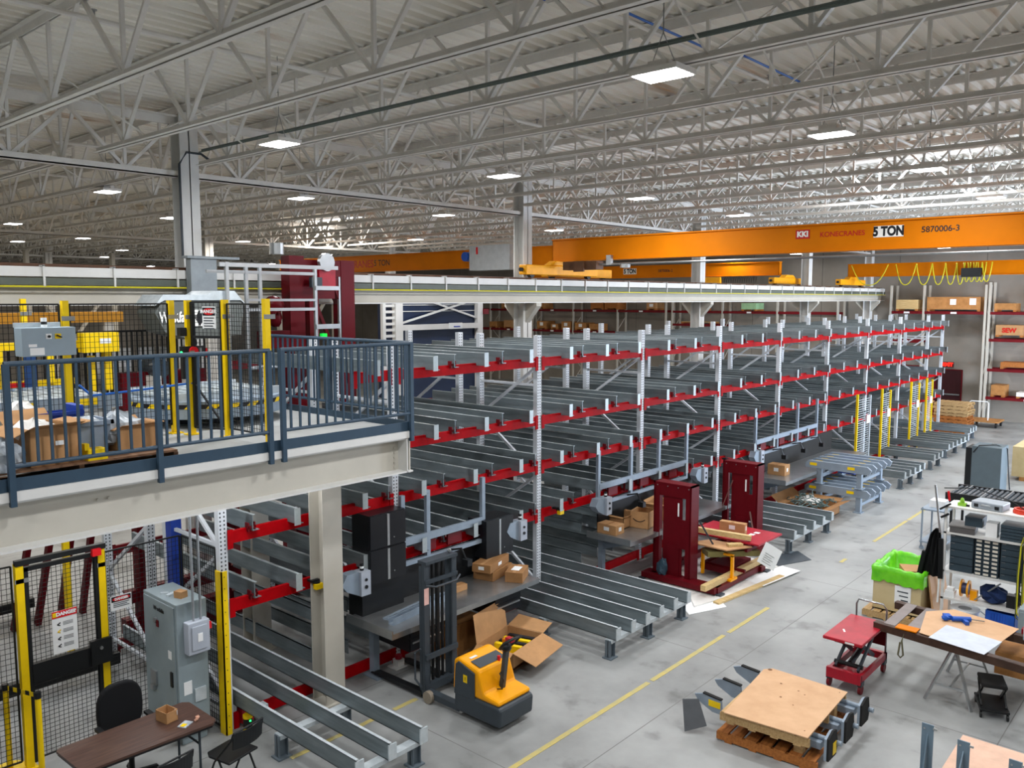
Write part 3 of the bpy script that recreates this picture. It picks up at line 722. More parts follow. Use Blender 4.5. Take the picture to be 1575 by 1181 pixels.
# clutter on the platform pallet
pallet('pallet', 'worn wooden pallet on the platform carrying boxes and bins', 3.05, 8.55, DZ, 1.85, 1.1, 0, mat('weathered pallet', '#7d5c43', .8, var=.2, scale=5))
bx = thing('cardboard_box', 'large open brown carton with raised flaps on the platform pallet', 'box', (2.78, 8.35, 3.8))
m = MB(); openbox(m, 2.84, 8.35, 3.8, .44, .5, .34, .1, flaps=.4); m.build('carton', card, bx); MB().blob((2.78, 8.35, 4.08), .19, .2, .12, 12, .2).build('packing_foam', film, bx)
MB().box(2.86, 8.068, 3.98, 2.93, 8.07, 4.02).build('paper_label', paper, bx)
bx = thing('cardboard_box', 'smaller open carton stuffed with clear plastic on the platform pallet', 'box', (3.72, 8.5, 3.8))
m = MB(); openbox(m, 3.72, 8.5, 3.8, .42, .38, .24, .1, flaps=.2); m.build('carton', card, bx); MB().blob((3.6, 8.52, 3.98), .26, .2, .18, 12, .25).build('plastic_wrap', polybag, bx)
bt = thing('storage_tote', 'light grey plastic bin in front of the blue tub on the platform', 'bin', (3.26, 8.45, 3.8))
m = MB()
for a, (w0, w1) in enumerate(((.13, .18),)):
    P = [(3.26 - .12, 8.3, 3.8), (3.26 + .12, 8.3, 3.8), (3.26 + .12, 8.6, 3.8), (3.26 - .12, 8.6, 3.8), (3.26 - .17, 8.24, 4.12), (3.26 + .17, 8.24, 4.12), (3.26 + .17, 8.66, 4.12), (3.26 - .17, 8.66, 4.12)]
    k0 = len(m.v); m.v += P
    for f in ((0, 3, 2, 1), (0, 1, 5, 4), (1, 2, 6, 5), (2, 3, 7, 6), (3, 0, 4, 7)): m.f.append(tuple(k0 + i for i in f)); m.m.append(0)
m.build('tub', binm, bt)
m = MB(); m.box(3.07, 8.22, 4.1, 3.45, 8.25, 4.14).box(3.07, 8.65, 4.1, 3.45, 8.68, 4.14).box(3.07, 8.22, 4.1, 3.1, 8.68, 4.14).box(3.42, 8.22, 4.1, 3.45, 8.68, 4.14).build('rim', binm, bt)
MB().blob((3.26, 8.45, 4.1), .15, .18, .07, 12, .1).build('bin_liner', polybag, bt)
bt = thing('storage_tote', 'bright royal blue tub behind the open carton on the platform', 'bin', (3.0, 8.95, 3.8))
m = MB(); openbox(m, 3.03, 8.85, 3.8, .62, .3, .38, .05, t=.015, flaps=0); m.box(2.7, 8.68, 4.17, 3.36, 8.7, 4.2).box(3.28, 8.7, 4.12, 3.36, 9.0, 4.25); m.build('tub', royal, bt)
MB().blob((2.85, 8.86, 4.18), .12, .1, .13, 12, .2).build('foam_sheet', film, bt)
tag(MB().blob((2.42, 8.2, 3.88), .2, .2, .18, 16, .25, low=-.5).build('plastic_bag', polybag), 'silvery bag of crumpled plastic at the left end of the platform pallet', 'bag')
tag(MB().box(3.12, 8.03, 3.8, 3.3, 8.2, 3.9).box(3.1, 8.04, 3.9, 3.14, 8.12, 3.96).build('yellow_bag', yel), 'small yellow package between carton and grey bin on the platform', 'package')
# conveyors and machines behind the platform fence
cv = thing('roller_conveyor', 'grey conveyor frame running behind the platform fence', 'conveyor', (1.5, 11.3, DZ))
MB().box(-3, 10.45, 3.98, 4.5, 10.5, 4.14).box(-3, 12.0, 3.98, 4.5, 12.05, 4.14).build('side_frame', grey_blue, cv)
for x in (-2, 0, 1.6, 3.0, 4.3): MB().box(x, 10.45, DZ, x + .06, 10.51, 3.98).box(x, 11.99, DZ, x + .06, 12.05, 3.98).build('leg', grey_blue, cv)
m = MB(); x = -2.9
while x < 4.45: m.cyl((x, 10.5, 4.09), (x, 12.0, 4.09), .04, 8); x += .14
m.build('roller', galvl, cv)
for x in (3.3, 4.0): MB().box(x, 10.444, 4.03, x + .2, 10.45, 4.11).build('yellow_label', yel, cv)
tt = thing('conveyor_turntable', 'round grey turntable with a black and yellow hazard stripe behind the mesh gate', 'turntable', (5.72, 10.62, DZ))
MB().cyl((5.72, 10.62, 3.8), (5.72, 10.62, 4.02), .98, 40).build('drum', grey_blue, tt)
m = MB()
for i in range(48):
    a0, a1 = 2 * math.pi * i / 48, 2 * math.pi * (i + 1) / 48; sh = .06; k0 = len(m.v); rr = .985
    for a, z in ((a0, 3.93), (a1, 3.93), (a1 + sh, 3.985), (a0 + sh, 3.985)): m.v.append((5.72 + rr * math.cos(a), 10.62 + rr * math.sin(a), z))
    m.f.append((k0, k0 + 1, k0 + 2, k0 + 3)); m.m.append(i % 2)
m.build('hazard_stripe', [yel, tblk], tt)
MB().cyl((5.72, 10.62, DZ), (5.72, 10.62, 3.8), .5, 20).build('base', char, tt)
m = MB()
for q in range(9): m.cyl((5.0 + q * .18, 10.0, 4.06), (5.0 + q * .18, 11.25, 4.06), .03, 8)
m.box(4.95, 9.98, 4.02, 6.5, 10.02, 4.12).box(4.95, 11.23, 4.02, 6.5, 11.27, 4.12).build('roller_bed', galvl, tt)
for i, (x, y, z, lab) in enumerate(((6.1, 12.4, DZ, 'maroon gear motor base behind the turntable'),)):
    mo = thing('drive_motor', lab, 'motor', (x, y, z))
    MB().box(x - .8, y - .12, z, x + .5, y + .12, z + .55).build('housing', maroon, mo); MB().cyl((x - .3, y - .3, z + .6), (x - .3, y + .1, z + .6), .14, 16).build('motor', char, mo)
    MB().box(x - .45, y - .35, z + .35, x - .33, y - .12, z + .5).box(x + .1, y - .35, z + .35, x + .22, y - .12, z + .5).build('bumper', film, mo)
yf = thing('transfer_car', 'yellow framed transfer machine with blue motor behind the control box', 'machine', (3.6, 12.2, DZ))
m = MB().box(1.5, 12.3, 4.62, 5.2, 12.42, 4.72).box(3.4, 12.25, 3.75, 3.5, 12.35, 5.0).box(3.66, 12.25, 3.75, 3.76, 12.35, 4.7).box(5.05, 12.25, 4.0, 5.15, 12.35, 4.6).box(4.85, 12.25, 4.0, 4.92, 12.35, 4.5).box(1.5, 12.3, 4.12, 4.7, 12.4, 4.2)
m.box(4.3, 12.25, 4.15, 4.38, 12.3, 4.62).box(4.45, 12.25, 3.95, 4.6, 12.3, 4.0).build('frame', yel, yf)
MB().box(4.7, 12.05, 4.56, 5.18, 12.25, 4.83).build('terminal_box', yel, yf); MB().box(4.92, 12.045, 4.68, 5.07, 12.05, 4.75).build('label_plate', paper, yf)
MB().cyl((2.4, 12.1, 4.76), (3.4, 12.1, 4.76), .06, 14).build('motor', mat('motor blue', '#1d3d6b', .4), yf); MB().box(3.98, 12.15, 3.9, 4.12, 12.2, 4.62).build('blue_column', mat('motor blue', '#1d3d6b', .4), yf)
m = MB()
for q in range(30): m.box(2.0 + q * .11, 12.43, 3.8, 2.03 + q * .11, 12.45, 4.6)
m.build('guard_bars', black, yf)
MB().box(3.76, 12.24, 4.13, 4.0, 12.25, 4.19).build('red_label', e_red, yf)
pf = thing('picket_guard', 'black picket guard fence at the back of the platform under the crane runway', 'fence', (5.6, 12.75, DZ))
m = MB().box(4.4, 12.74, 4.8, 6.9, 12.77, 4.83).box(4.4, 12.74, 3.75, 6.9, 12.77, 3.78)
for q in range(32): m.box(4.42 + q * .078, 12.745, 3.7, 4.44 + q * .078, 12.765, 4.82)
m.build('pickets', black, pf)
m = MB()
for q in range(5): m.box(5.1 + q * .36, 12.9, 3.7, 5.36 + q * .36, 12.93, 4.55)
tag(m.build('white_boarding', paper), 'row of white boards glimpsed behind the black picket guard', 'boarding')
tag(MB().tube([(3.72, 9.72, 4.35), (3.85, 9.73, 4.22), (4.4, 9.73, 4.24), (5.0, 9.5, 4.3)], .014, 6).build('blue_hose', cable_b), 'thin bright blue hose strung along the platform fence', 'hose')
# hood with lettering and grey column box
hd = thing('machine_hood', 'dark machine cover with white lettering behind the platform fence', 'machine cover', (6.1, 11.7, 4.8))
MB().prism([(5.56, 5.1), (5.7, 5.3), (6.55, 5.3), (6.95, 5.28), (6.95, 5.1), (6.9, 4.75), (6.1, 4.7), (5.7, 4.82)], 1, 11.72, 12.3).build('cover', mat('cover grey', '#5e625f', .55), hd)
MB().prism([(5.55, 5.2), (5.68, 5.36), (6.35, 5.36), (6.45, 5.42), (6.8, 5.42), (7.0, 5.2), (6.9, 5.28), (5.7, 5.28)], 1, 11.7, 12.35).build('rim', galvl, hd)
text('Westfalia', .21, (5.86, 11.7, 5.03), FY, twht, hd, bold=.006, sx=.62)
MB().prism([(6.15, 5.02), (6.22, 4.9), (6.29, 5.02), (6.22, 5.14)], 1, 11.69, 11.7).build('diamond_logo', tblk, hd); MB().box(6.12, 11.7, 4.9, 6.4, 11.71, 5.14).build('logo_plate', twht, hd)
cbx = thing('column_cladding', 'grey sheet cladding around the nearest column at runway height', 'cladding', (7.07, 13.0, 5.2))
MB().box(6.75, 12.92, 5.3, 7.2, 13.08, 5.95).box(6.68, 12.88, 5.95, 7.6, 13.08, 5.99).build('sheet', mat('cladding grey', '#8f979c', .5), cbx)
# aluminium frame tower and maroon lift machine
at = thing('aluminium_frame', 'tall slotted aluminium frame structure beside the platform fence', 'frame', (7.6, 12.3, 0))
m = MB()
for (x, y) in ((6.62, 11.6), (7.3, 12.2), (7.55, 12.2), (8.62, 12.2), (9.5, 12.7), (9.72, 12.7)): m.box(x - .025, y - .025, 4.4, x + .025, y + .025, 5.85)
m.box(6.5, 11.58, 5.78, 8.65, 11.63, 5.84).box(6.62, 12.18, 5.7, 8.65, 12.22, 5.75).box(7.3, 12.17, 5.1, 8.62, 12.22, 5.15).box(7.3, 12.17, 5.26, 8.62, 12.22, 5.3).box(8.6, 12.15, 5.45, 9.1, 12.2, 5.52).box(8.6, 12.15, 4.78, 9.1, 12.2, 4.86)
for z in (4.7, 5.0, 5.3, 5.6): m.box(9.5, 12.69, z, 9.72, 12.71, z + .025)
m.box(6.6, 11.58, 3.7, 6.65, 11.63, 4.4).box(7.29, 12.18, 3.7, 7.33, 12.22, 4.4).box(8.6, 12.6, 4.38, 9.8, 12.64, 4.44)
m.build('profile', alu, at)
ml = thing('lift_mast', 'tall maroon lift mast with open square window behind the railing corner', 'lift machine', (9.2, 12.78, 0))
m = MB().box(8.42, 12.66, .35, 8.72, 12.92, 6.05).box(9.52, 12.66, .35, 9.82, 12.92, 6.0).box(8.721, 12.67, 5.7, 9.519, 12.91, 5.99).box(8.721, 12.7, 5.3, 9.4, 12.88, 5.6).box(8.15, 12.6, .1, 9.9, 12.95, .349).box(7.9, 12.67, 4.45, 8.419, 12.91, 4.75)
m.prism([(8.72, 5.7), (8.72, 5.55), (9.0, 5.6), (9.35, 5.55), (9.52, 5.2), (9.52, 5.7)], 1, 12.69, 12.89).bar((9.05, 12.8, 5.2), (9.35, 12.8, 4.5), .06, .06).box(8.85, 12.71, 4.4, 9.05, 12.87, 5.299)
m.build('mast', maroon, ml)
MB().box(9.0, 12.6, 5.5, 9.35, 12.66, 5.85).build('drive_cover', cart_red, ml)
MB().cyl((9.12, 12.6, 5.95), (9.12, 12.52, 5.95), .16, 18).build('fan_guard', alu, ml); MB().box(8.78, 12.52, 5.5, 9.0, 12.6, 5.68).build('gearbox', char, ml)
MB().blob((8.05, 12.6, 5.2), .2, .15, .14, 12).build('motor', maroon, ml, smooth=True); MB().blob((8.05, 12.6, 4.98), .14, .14, .16, 12).build('motor', maroon, ml, smooth=True)
MB().box(8.98, 12.52, 4.58, 9.08, 12.6, 4.68).build('status_lamp', mat('lamp green', '#10d840', .4, var=0, emit=1.0), ml)
MB().cyl((8.2, 12.7, 6.06), (8.2, 12.7, 6.25), .12, 14).build('top_housing', alu, ml)
# storage tower with navy back
nv = thing('vertical_storage_lift', 'tall storage tower with navy blue shelves and white crossed braces behind the runway', 'storage tower', (16.3, 17.2, 0))
MB().box(14.9, 17.3, 0, 17.8, 18.2, 5.4).build('body', navy, nv)
m = MB().box(14.25, 17.2, 0, 14.35, 17.3, 5.5).box(14.65, 17.15, 0, 14.9, 17.3, 5.5).box(17.8, 17.15, 0, 18.0, 17.3, 5.5).box(14.9, 17.15, 4.45, 17.8, 17.25, 4.6)
for q in range(16): m.box(14.35, 17.2, 3.0 + q * .16, 14.65, 17.25, 3.07 + q * .16)
m.bar((14.9, 17.2, 4.65), (17.8, 17.2, 5.3), .05).bar((15.3, 17.22, 5.4), (17.8, 17.22, 4.75), .05)
for z in (4.95, 5.12, 5.25): m.box(14.9, 17.28, z, 17.8, 17.3, z + .02)
m.build('frame', white, nv)
MB().box(16.6, 17.1, 4.45, 17.1, 17.15, 4.62).build('white_sign', paper, nv); MB().box(16.75, 17.09, 4.5, 17.0, 17.1, 4.53).build('blue_mark', royal, nv)
MB().box(18.0, 17.1, 4.85, 18.2, 17.15, 5.0).build('red_band', dred, nv)
# far yellow gantry low at the left
gy = thing('gantry_beam', 'distant yellow gantry beam low at the left edge behind the mesh', 'beam', (8, 30, 0))
MB().box(4.0, 29.8, 4.5, 13.0, 30.2, 4.85).build('beam', mat('ochre paint', '#d79a2c', .5), gy); MB().box(12.4, 29.9, 0, 12.7, 30.1, 4.5).box(5.0, 29.9, 0, 5.3, 30.1, 4.5).build('leg', white, gy)
for i, x in enumerate((13.5, 26.0)):
    xb = thing('cross_brace', 'pale steel cross bracing against the distant left wall, %s from the left' % ORD[i], 'bracing', (x, 40, 0))
    MB().bar((x, 40, 1.0), (x + 3.5, 40, 6), .22, .1).bar((x + 3.5, 40.15, 1.0), (x, 40.15, 6), .22, .1).box(x - .15, 39.9, 0, x, 40.2, 7.4).box(x + 3.5, 39.9, 0, x + 3.65, 40.2, 7.4).build('brace', cream, xb)

# ================================================================== under the platform
fence_post(3.12, 10.1, 0, 2.38, 'yellow gate post under the platform nearest the left edge', .08)
fence_post(4.0, 10.1, 0, 2.36, 'yellow gate post under the platform on the latch side', .08)
fence_post(4.45, 12.4, 0, 2.5, 'yellow post inside the fenced area behind the danger poster', .08)
g = panel((3.2, 10.1), (3.92, 10.1), .08, 2.3, 'black mesh gate under the platform with the large danger poster', .05, .05); g.name = 'mesh_gate'
MB().box(3.17, 10.07, .05, 3.21, 10.12, 2.32).box(3.92, 10.07, .05, 3.96, 10.12, 2.32).box(3.17, 10.07, 2.28, 3.96, 10.12, 2.33).box(3.2, 10.06, .98, 3.95, 10.13, 1.2).box(3.08, 10.05, 2.36, 4.05, 10.12, 2.42).build('frame', blackm, g)
MB().box(3.82, 10.02, .98, 4.06, 10.08, 1.28).build('lock', black, g); MB().box(3.88, 10.0, 2.3, 3.98, 10.06, 2.38).build('latch', e_red, g)
MB().cyl((3.93, 10.02, 1.18), (3.93, 10.0, 1.18), .02, 10).build('knob', steel, g)
danger_sign(g, (3.55, 10.04, 1.5), (1, 0, 0), .27, .5, 'poster')
p2 = panel((4.05, 10.1), (4.98, 10.1), .08, 2.3, 'black mesh fence panel behind the grey electrical cabinet')
danger_sign(p2, (4.2, 10.05, 1.66), (1, 0, 0), .25, .18, 'oval')
panel((1.0, 10.3), (3.06, 10.15), .08, 2.35, 'black mesh fence panel left of the gate under the platform')
panel((5.0, 9.25), (5.0, 10.08), .05, 2.3, 'black mesh fence panel between rack end and cabinet')
gd = thing('post_guard', 'tall yellow corner guard on the first rack post', 'post guard', (5.0, 9.1, 0))
MB().box(4.965, 9.06, 0, 5.045, 9.075, 2.05).box(4.965, 9.06, 0, 4.98, 9.2, 2.05).build('guard', yel, gd)
m = MB()
for q in range(14): m.cyl((5.005, 9.06, .1 + q * .145), (5.005, 9.055, .1 + q * .145), .006, 6)
m.build('rivet', tblk, gd)
ec = thing('electrical_cabinet', 'tall grey electrical cabinet with conduits beside the first rack post', 'cabinet', (4.65, 9.62, 0))
MB().box(4.47, 9.22, .1, 4.85, 10.05, 1.74).box(4.5, 9.25, 0, 4.82, 10.0, .1).build('body', cab_grey, ec, bevel=.008)
MB().box(4.455, 9.26, .2, 4.47, 10.02, 1.7).build('door', cab_grey, ec, bevel=.004)
d = MB().box(4.44, 9.32, .72, 4.455, 9.37, .9).build('door_handle', black, ec)
MB().cyl((4.455, 9.7, 1.45), (4.43, 9.7, 1.45), .035, 14).build('dial', steel, ec); MB().box(4.44, 9.63, 1.38, 4.45, 9.68, 1.46).build('red_button', dred, ec)
MB().box(4.43, 9.72, .62, 4.455, 9.86, .8).box(4.41, 9.76, .56, 4.455, 9.84, .62).build('socket', steel, ec)
MB().box(4.452, 9.34, 1.05, 4.456, 9.42, 1.15).box(4.53, 9.215, .62, 4.63, 9.22, .78).build('label_plate', paper, ec)
text('Westfalia', .07, (4.45, 9.62, 1.6), FX, tblk, ec, bold=.002)
MB().box(4.66, 9.2, .5, 4.8, 9.22, .66).build('vent', galvl, ec)
ds = thing('disconnect_switch', 'light grey disconnect box with red lever on the side of the cabinet', 'switch box', (4.65, 9.15, 1.1))
MB().box(4.55, 9.1, 1.13, 4.82, 9.22, 1.52).build('box', mat('switch box grey', '#a9b0bb', .45, var=.02), ds, bevel=.01); MB().box(4.59, 9.085, 1.18, 4.78, 9.1, 1.47).build('cover', mat('switch box grey', '#a9b0bb'), ds, bevel=.006)
MB().box(4.66, 9.08, 1.28, 4.72, 9.086, 1.38).build('label_plate', paper, ds); MB().box(4.82, 9.13, 1.38, 4.86, 9.17, 1.46).build('lever', e_red, ds)
cd = thing('conduit', 'pair of grey vertical conduits rising from the disconnect box', 'conduit', (4.7, 9.16, 1.5))
for x in (4.65, 4.74): MB().cyl((x, 9.16, 1.52), (x, 9.16, 3.1), .016, 8).build('pipe', mat('conduit grey', '#9ea3a8', .4, .4), cd)
tag(MB().box(5.0, 10.35, 0, 5.14, 10.5, 2.9).build('blue_post', mat('post blue', '#1f3f9c', .4)), 'blue steel post behind the grey cabinet under the platform', 'post')
cbx = thing('cardboard_box', 'small cardboard box lying on top of the grey electrical cabinet', 'box', (4.65, 9.45, 1.74), .3)
MB().cb(0, 0, 0, .1, .12, .08).build('carton', card, cbx, world=False)
tag(MB().cb(4.6, 9.6, 1.74, .12, .05, .025, rz=.4).cb(4.57, 9.7, 1.74, .04, .09, .02, rz=.9).build('tool', galvl), 'small metal tool left on top of the grey cabinet', 'tool')
ft = thing('folding_table', 'brown folding table with wood-grain top in the lower left', 'table', (3.67, 8.53, 0))
pts = [(2.99, 8.22), (4.32, 8.16), (4.38, 8.22), (4.38, 8.8), (4.32, 8.86), (3.02, 8.86), (2.97, 8.82)]
MB().prism(pts, 2, .715, .74).build('tabletop', darkwood, ft); MB().prism([(a * .985 + .055, b * .985 + .128) for a, b in pts], 2, .69, .715).build('edge_skirt', black, ft)
for x in (3.15, 4.22):
    for y in (8.28, 8.76): MB().cyl((x, y, 0), (x, y, .69), .014, 8).build('leg', char, ft)
    MB().cyl((x, 8.28, .12), (x, 8.76, .12), .012, 8).cyl((x, 8.28, .5), (x, 8.76, .5), .012, 8).build('stretcher', char, ft)
bx = thing('cardboard_box', 'small open cardboard box standing on the brown folding table', 'box', (4.02, 8.6, .74))
m = MB(); openbox(m, 4.02, 8.6, .74, .14, .19, .12, .15, t=.006, flaps=0); m.build('carton', card, bx); MB().box(4.09, 8.505, .8, 4.095, 8.56, .85).build('paper_label', paper, bx)
pbg = thing('plastic_bag', 'small clear bag with yellow tags lying on the folding table', 'bag', (4.1, 8.35, .74), .5)
MB().cb(0, 0, 0, .14, .1, .008).build('bag', polybag, pbg, world=False); MB().cb(-.03, 0, .008, .06, .05, .004).build('yellow_tag', yel, pbg, world=False)
tag(MB().blob((4.25, 8.37, .76), .03, .02, .02, 8, .3).blob((4.22, 8.34, .755), .02, .02, .015, 8, .3).build('putty_lump', mat('pinkish putty', '#d8a58c', .6)), 'small pinkish lump of putty beside the clear bag on the folding table', 'putty')
oc = thing('office_chair', 'black office chair with rounded back behind the folding table', 'chair', (3.78, 9.22, 0), R(0))
m = MB(); P = []
for i in range(24):
    a = 2 * math.pi * i / 24; P.append((.25 * math.copysign(abs(math.cos(a)) ** .7, math.cos(a)), .76 + .3 * math.copysign(abs(math.sin(a)) ** .8, math.sin(a))))
m.prism(P, 1, -.04, .04).build('backrest', cloth, oc, world=False, bevel=.02)
MB().cyl((0, -.25, .44), (0, -.25, .52), .25, 24).build('seat', cloth, oc, world=False, bevel=.02)
MB().cyl((0, -.25, .1), (0, -.25, .44), .03, 10).box(-.03, -.25, .4, .03, .05, .43).box(-.03, .03, .4, .03, .06, .7).build('column', black, oc, world=False)
for i in range(5):
    a = 2 * math.pi * i / 5; MB().bar((0, -.25, .1), (.28 * math.cos(a), -.25 + .28 * math.sin(a), .06), .04, .03).cyl((.28 * math.cos(a), -.27 + .28 * math.sin(a), .03), (.28 * math.cos(a), -.23 + .28 * math.sin(a), .03), .03, 10).build('leg', black, oc, world=False)
for s in (-1, 1): MB().box(s * .27 - .03, -.35, .62, s * .27 + .03, -.05, .65).box(s * .27 - .015, -.2, .46, s * .27 + .015, -.16, .62).build('armrest', black, oc, world=False)
def folding_chair(x, y, rz, lab):
    t = thing('folding_chair', lab, 'chair', (x, y, 0), rz, 'black folding chairs')
    MB().prism([(-.2, -.19), (.2, -.19), (.2, .12), (.15, .2), (-.15, .2), (-.2, .12)], 2, .43, .455).build('seat', black, t, world=False, bevel=.008)
    m = MB(); n = 10
    for i in range(n):
        a0, a1 = -.2 + .4 * i / n, -.2 + .4 * (i + 1) / n; f = lambda a: -.25 - .05 * (1 - (a / .2) ** 2)
        m.hexa([(a0, f(a0) - .006, .62), (a1, f(a1) - .006, .62), (a1, f(a1) + .006, .62), (a0, f(a0) + .006, .62), (a0, f(a0) - .02, .8), (a1, f(a1) - .02, .8), (a1, f(a1) - .008, .8), (a0, f(a0) - .008, .8)])
    m.build('backrest', black, t, world=False)
    for s in (-1, 1):
        MB().tube([(s * .21, .22, 0), (s * .21, .02, .42), (s * .21, -.24, .72), (s * .2, -.27, .8)], .011, 8).build('leg', black, t, world=False)
        MB().tube([(s * .19, -.25, 0), (s * .19, -.02, .44)], .011, 8).build('leg', black, t, world=False)
    MB().cyl((-.2, -.27, .8), (.2, -.27, .8), .011, 8).cyl((-.2, .17, .1), (.2, .17, .1), .009, 8).build('stretcher', black, t, world=False)
folding_chair(4.42, 7.98, R(12), 'black folding chair at the right end of the brown table')
folding_chair(3.62, 7.95, R(8), 'black folding chair tucked at the bottom edge in front of the brown table')
def stanchion(x, y, lab):
    t = thing('belt_stanchion', lab, 'stanchion', (x, y, 0))
    MB().cyl((x, y, .02), (x, y, .95), .032, 12).build('pole', yel, t); MB().cyl((x, y, 0), (x, y, .03), .17, 18).build('base', yel, t); MB().cyl((x, y, .95), (x, y, 1.02), .036, 12).build('belt_head', black, t)
    return t
stanchion(2.95, 10.55 - .35, 'yellow belt barrier post at the far left edge')
s2_ = stanchion(3.12, 9.72, 'yellow belt barrier post in front of the gate post')
m = MB()
for q in range(8):
    a, b = q / 8, (q + 1) / 8; m.bar((2.95 + .17 * a, 10.2 - .48 * a, .98), (2.95 + .17 * b, 10.2 - .48 * b, .98), .004, .05, mi=q % 2)
m.build('belt', [yel, tblk], s2_)
sc = thing('laser_scanner', 'black and yellow laser scanner at the foot of the first rack post', 'scanner', (5.2, 9.0, 0))
MB().cyl((5.2, 8.97, .06), (5.2, 8.97, .18), .055, 18).build('body', black, sc); MB().cyl((5.2, 8.97, .18), (5.2, 8.97, .22), .058, 18).cyl((5.2, 8.97, .03), (5.2, 8.97, .06), .06, 18).build('ring', yel, sc); MB().box(5.19, 8.905, .15, 5.21, 8.915, .165).build('status_light', ledg, sc)
tag(MB().box(5.2, 9.1, .05, 5.36, 9.22, .3).build('bracket_box', cart_red), 'red metal block at the foot of the first rack post', 'block'); tag(MB().box(5.38, 9.02, .05, 5.52, 9.14, .22).build('junction_box', galvl), 'small grey junction box beside the red block at the first rack post', 'junction box')
# inside the fenced area
for i, (x0, y0, x1, y1, z, lab) in enumerate(((1.0, 11.9, 4.9, 11.9, .2, 'dark rail across the floor inside the fence, nearest'), (-2, 15.2, 4.9, 15.2, .2, 'dark rail across the floor inside the fence, farther'))):
    tag(MB().bar((x0, y0, z), (x1, y1, z), .12, .16).build('floor_rail', black), lab, 'rail')
ms = thing('maroon_frame_stack', 'leaning maroon steel frames inside the fenced area', 'steel frames', (5.2, 15, 0))
m = MB()
for q in range(4): m.bar((4.4 + q * .35, 14.6, 0), (4.9 + q * .3, 14.4, 2.8), .12, .08)
m.build('frame', maroon, ms)
mr = thing('maroon_base_frame', 'low maroon machine base frame behind the first rack bay', 'machine base', (7.0, 13.2, 0))
MB().box(5.4, 12.75, .1, 8.1, 12.95, .35).box(5.4, 12.75, .6, 8.1, 12.9, .8).box(5.6, 12.7, 0, 5.8, 12.9, 2.6).box(7.0, 12.7, 0, 7.15, 12.9, 2.6).build('frame', maroon, mr)
tag(MB().box(3.6, 14.9, 1.2, 6.0, 15.3, 1.7).build('crate', osb), 'plywood crate glimpsed deep under the platform', 'crate')

# unseen strip lights added under the platform deck to brighten the space below
for i, (x, y) in enumerate(((2.2, 9.0), (3.9, 9.3), (5.4, 8.6), (2.8, 11.6), (5.0, 11.6))):
    t = thing('added_strip_light', 'added unseen strip light under the platform deck, %s of five' % ORD[i], 'ceiling light', (x, y, 3.5), 0, 'added strip lights under the platform')
    MB().box(x - .6, y - .05, 3.5, x + .6, y + .05, 3.6).build('housing', white, t); MB().box(x - .58, y - .04, 3.49, x + .58, y + .04, 3.5).build('lens', lens, t)
    area('added_strip_fill', (x, y, 3.48), (0, 0, 0), 1.1, .08, 17, (.97, .98, 1.0))
# ================================================================== work benches in front of the rack
def bench(x0, x1, lab, legs, z=.93):
    t = thing('work_bench', lab, 'work bench', (x0, 8.7, 0))
    MB().box(x0, 8.2, z - .045, x1, 9.15, z).box(x0, 8.18, z - .07, x1, 8.2, z + .004).box(x0 - .02, 8.18, z - .07, x0, 9.15, z + .05).build('worktop', steel, t)
    for x in legs:
        MB().box(x - .05, 9.0, .02, x + .05, 9.1, z - .05).box(x - .12, 8.85, 0, x + .12, 9.15, .02).prism([(9.0, z - .05), (8.3, z - .05), (8.3, z - .1), (9.0, z - .35)], 0, x - .012, x + .012).build('leg', grey_blue, t)
    MB().box(x0 + .3, 9.12, z, x1 - .05, 9.15, z + .55).build('backboard', black, t)
    MB().box(x0 + .4, 8.23, z - .1, x1 - .4, 8.25, z - .07).build('drawer_rail', alu, t)
    return t
b1 = bench(6.87, 9.85, 'long steel work bench nearest the camera behind the walkie stacker', (7.25, 9.6))
bench(12.42, 16.3, 'steel work bench with open cartons behind the maroon lift machine', (12.75, 15.9))
bench(19.05, 24.4, 'third steel work bench, farthest from the camera', (19.4, 23.9))
def drawers(x0, x1, z0, z1, n, lab):
    t = thing('drawer_unit', lab, 'drawers', ((x0 + x1) / 2, 8.6, z0))
    MB().box(x0, 8.36, z0, x1, 9.0, z1).build('body', black, t)
    h = (z1 - z0) / n
    for i in range(n):
        d = MB().box(x0 + .01, 8.345, z0 + i * h + .008, x1 - .01, 8.36, z0 + (i + 1) * h - .008).build('drawer', mat('black enamel', '#1b1d21', .3), t)
        MB().box(x0 + .04, 8.33, z0 + (i + .6) * h, x1 - .04, 8.345, z0 + (i + .72) * h).build('handle', alu, d)
drawers(7.3, 7.95, .5, .88, 2, 'black two-drawer unit hanging under the left of the first bench')
drawers(9.0, 9.6, .5, .88, 2, 'black two-drawer unit hanging under the right of the first bench')
def wall_cab(x0, x1, z0, z1, lab, y0=8.86, y1=9.26):
    t = thing('wall_cabinet', lab, 'cabinet', ((x0 + x1) / 2, (y0 + y1) / 2, z0), 0, 'black cabinets over the first bench')
    MB().box(x0, y0 + .02, z0, x1, y1, z1).build('body', mat('black enamel', '#1b1d21', .3), t)
    mid = x0 + (x1 - x0) * .5
    for a, b, s in ((x0 + .005, mid - .02, 1), (mid + .02, x1 - .005, -1)):
        d = MB().box(a, y0, z0 + .01, b, y0 + .02, z1 - .01).build('door', mat('black enamel', '#1b1d21', .3), t)
        if s == -1: MB().cyl((a + .08, y0, z0 + .12), (a + .08, y0 - .008, z0 + .12), .01, 10).build('lock', steel, d)
    MB().box(mid - .02, y0 - .006, z0 + .02, mid + .02, y0 + .02, z1 - .02).build('handle_strip', alu, t)
wall_cab(7.06, 7.7, 1.38, 1.86, 'black two-door wall cabinet, the lower of the stacked pair over the first bench')
wall_cab(7.06, 7.7, 1.865, 2.35, 'black two-door wall cabinet, the upper of the stacked pair over the first bench')
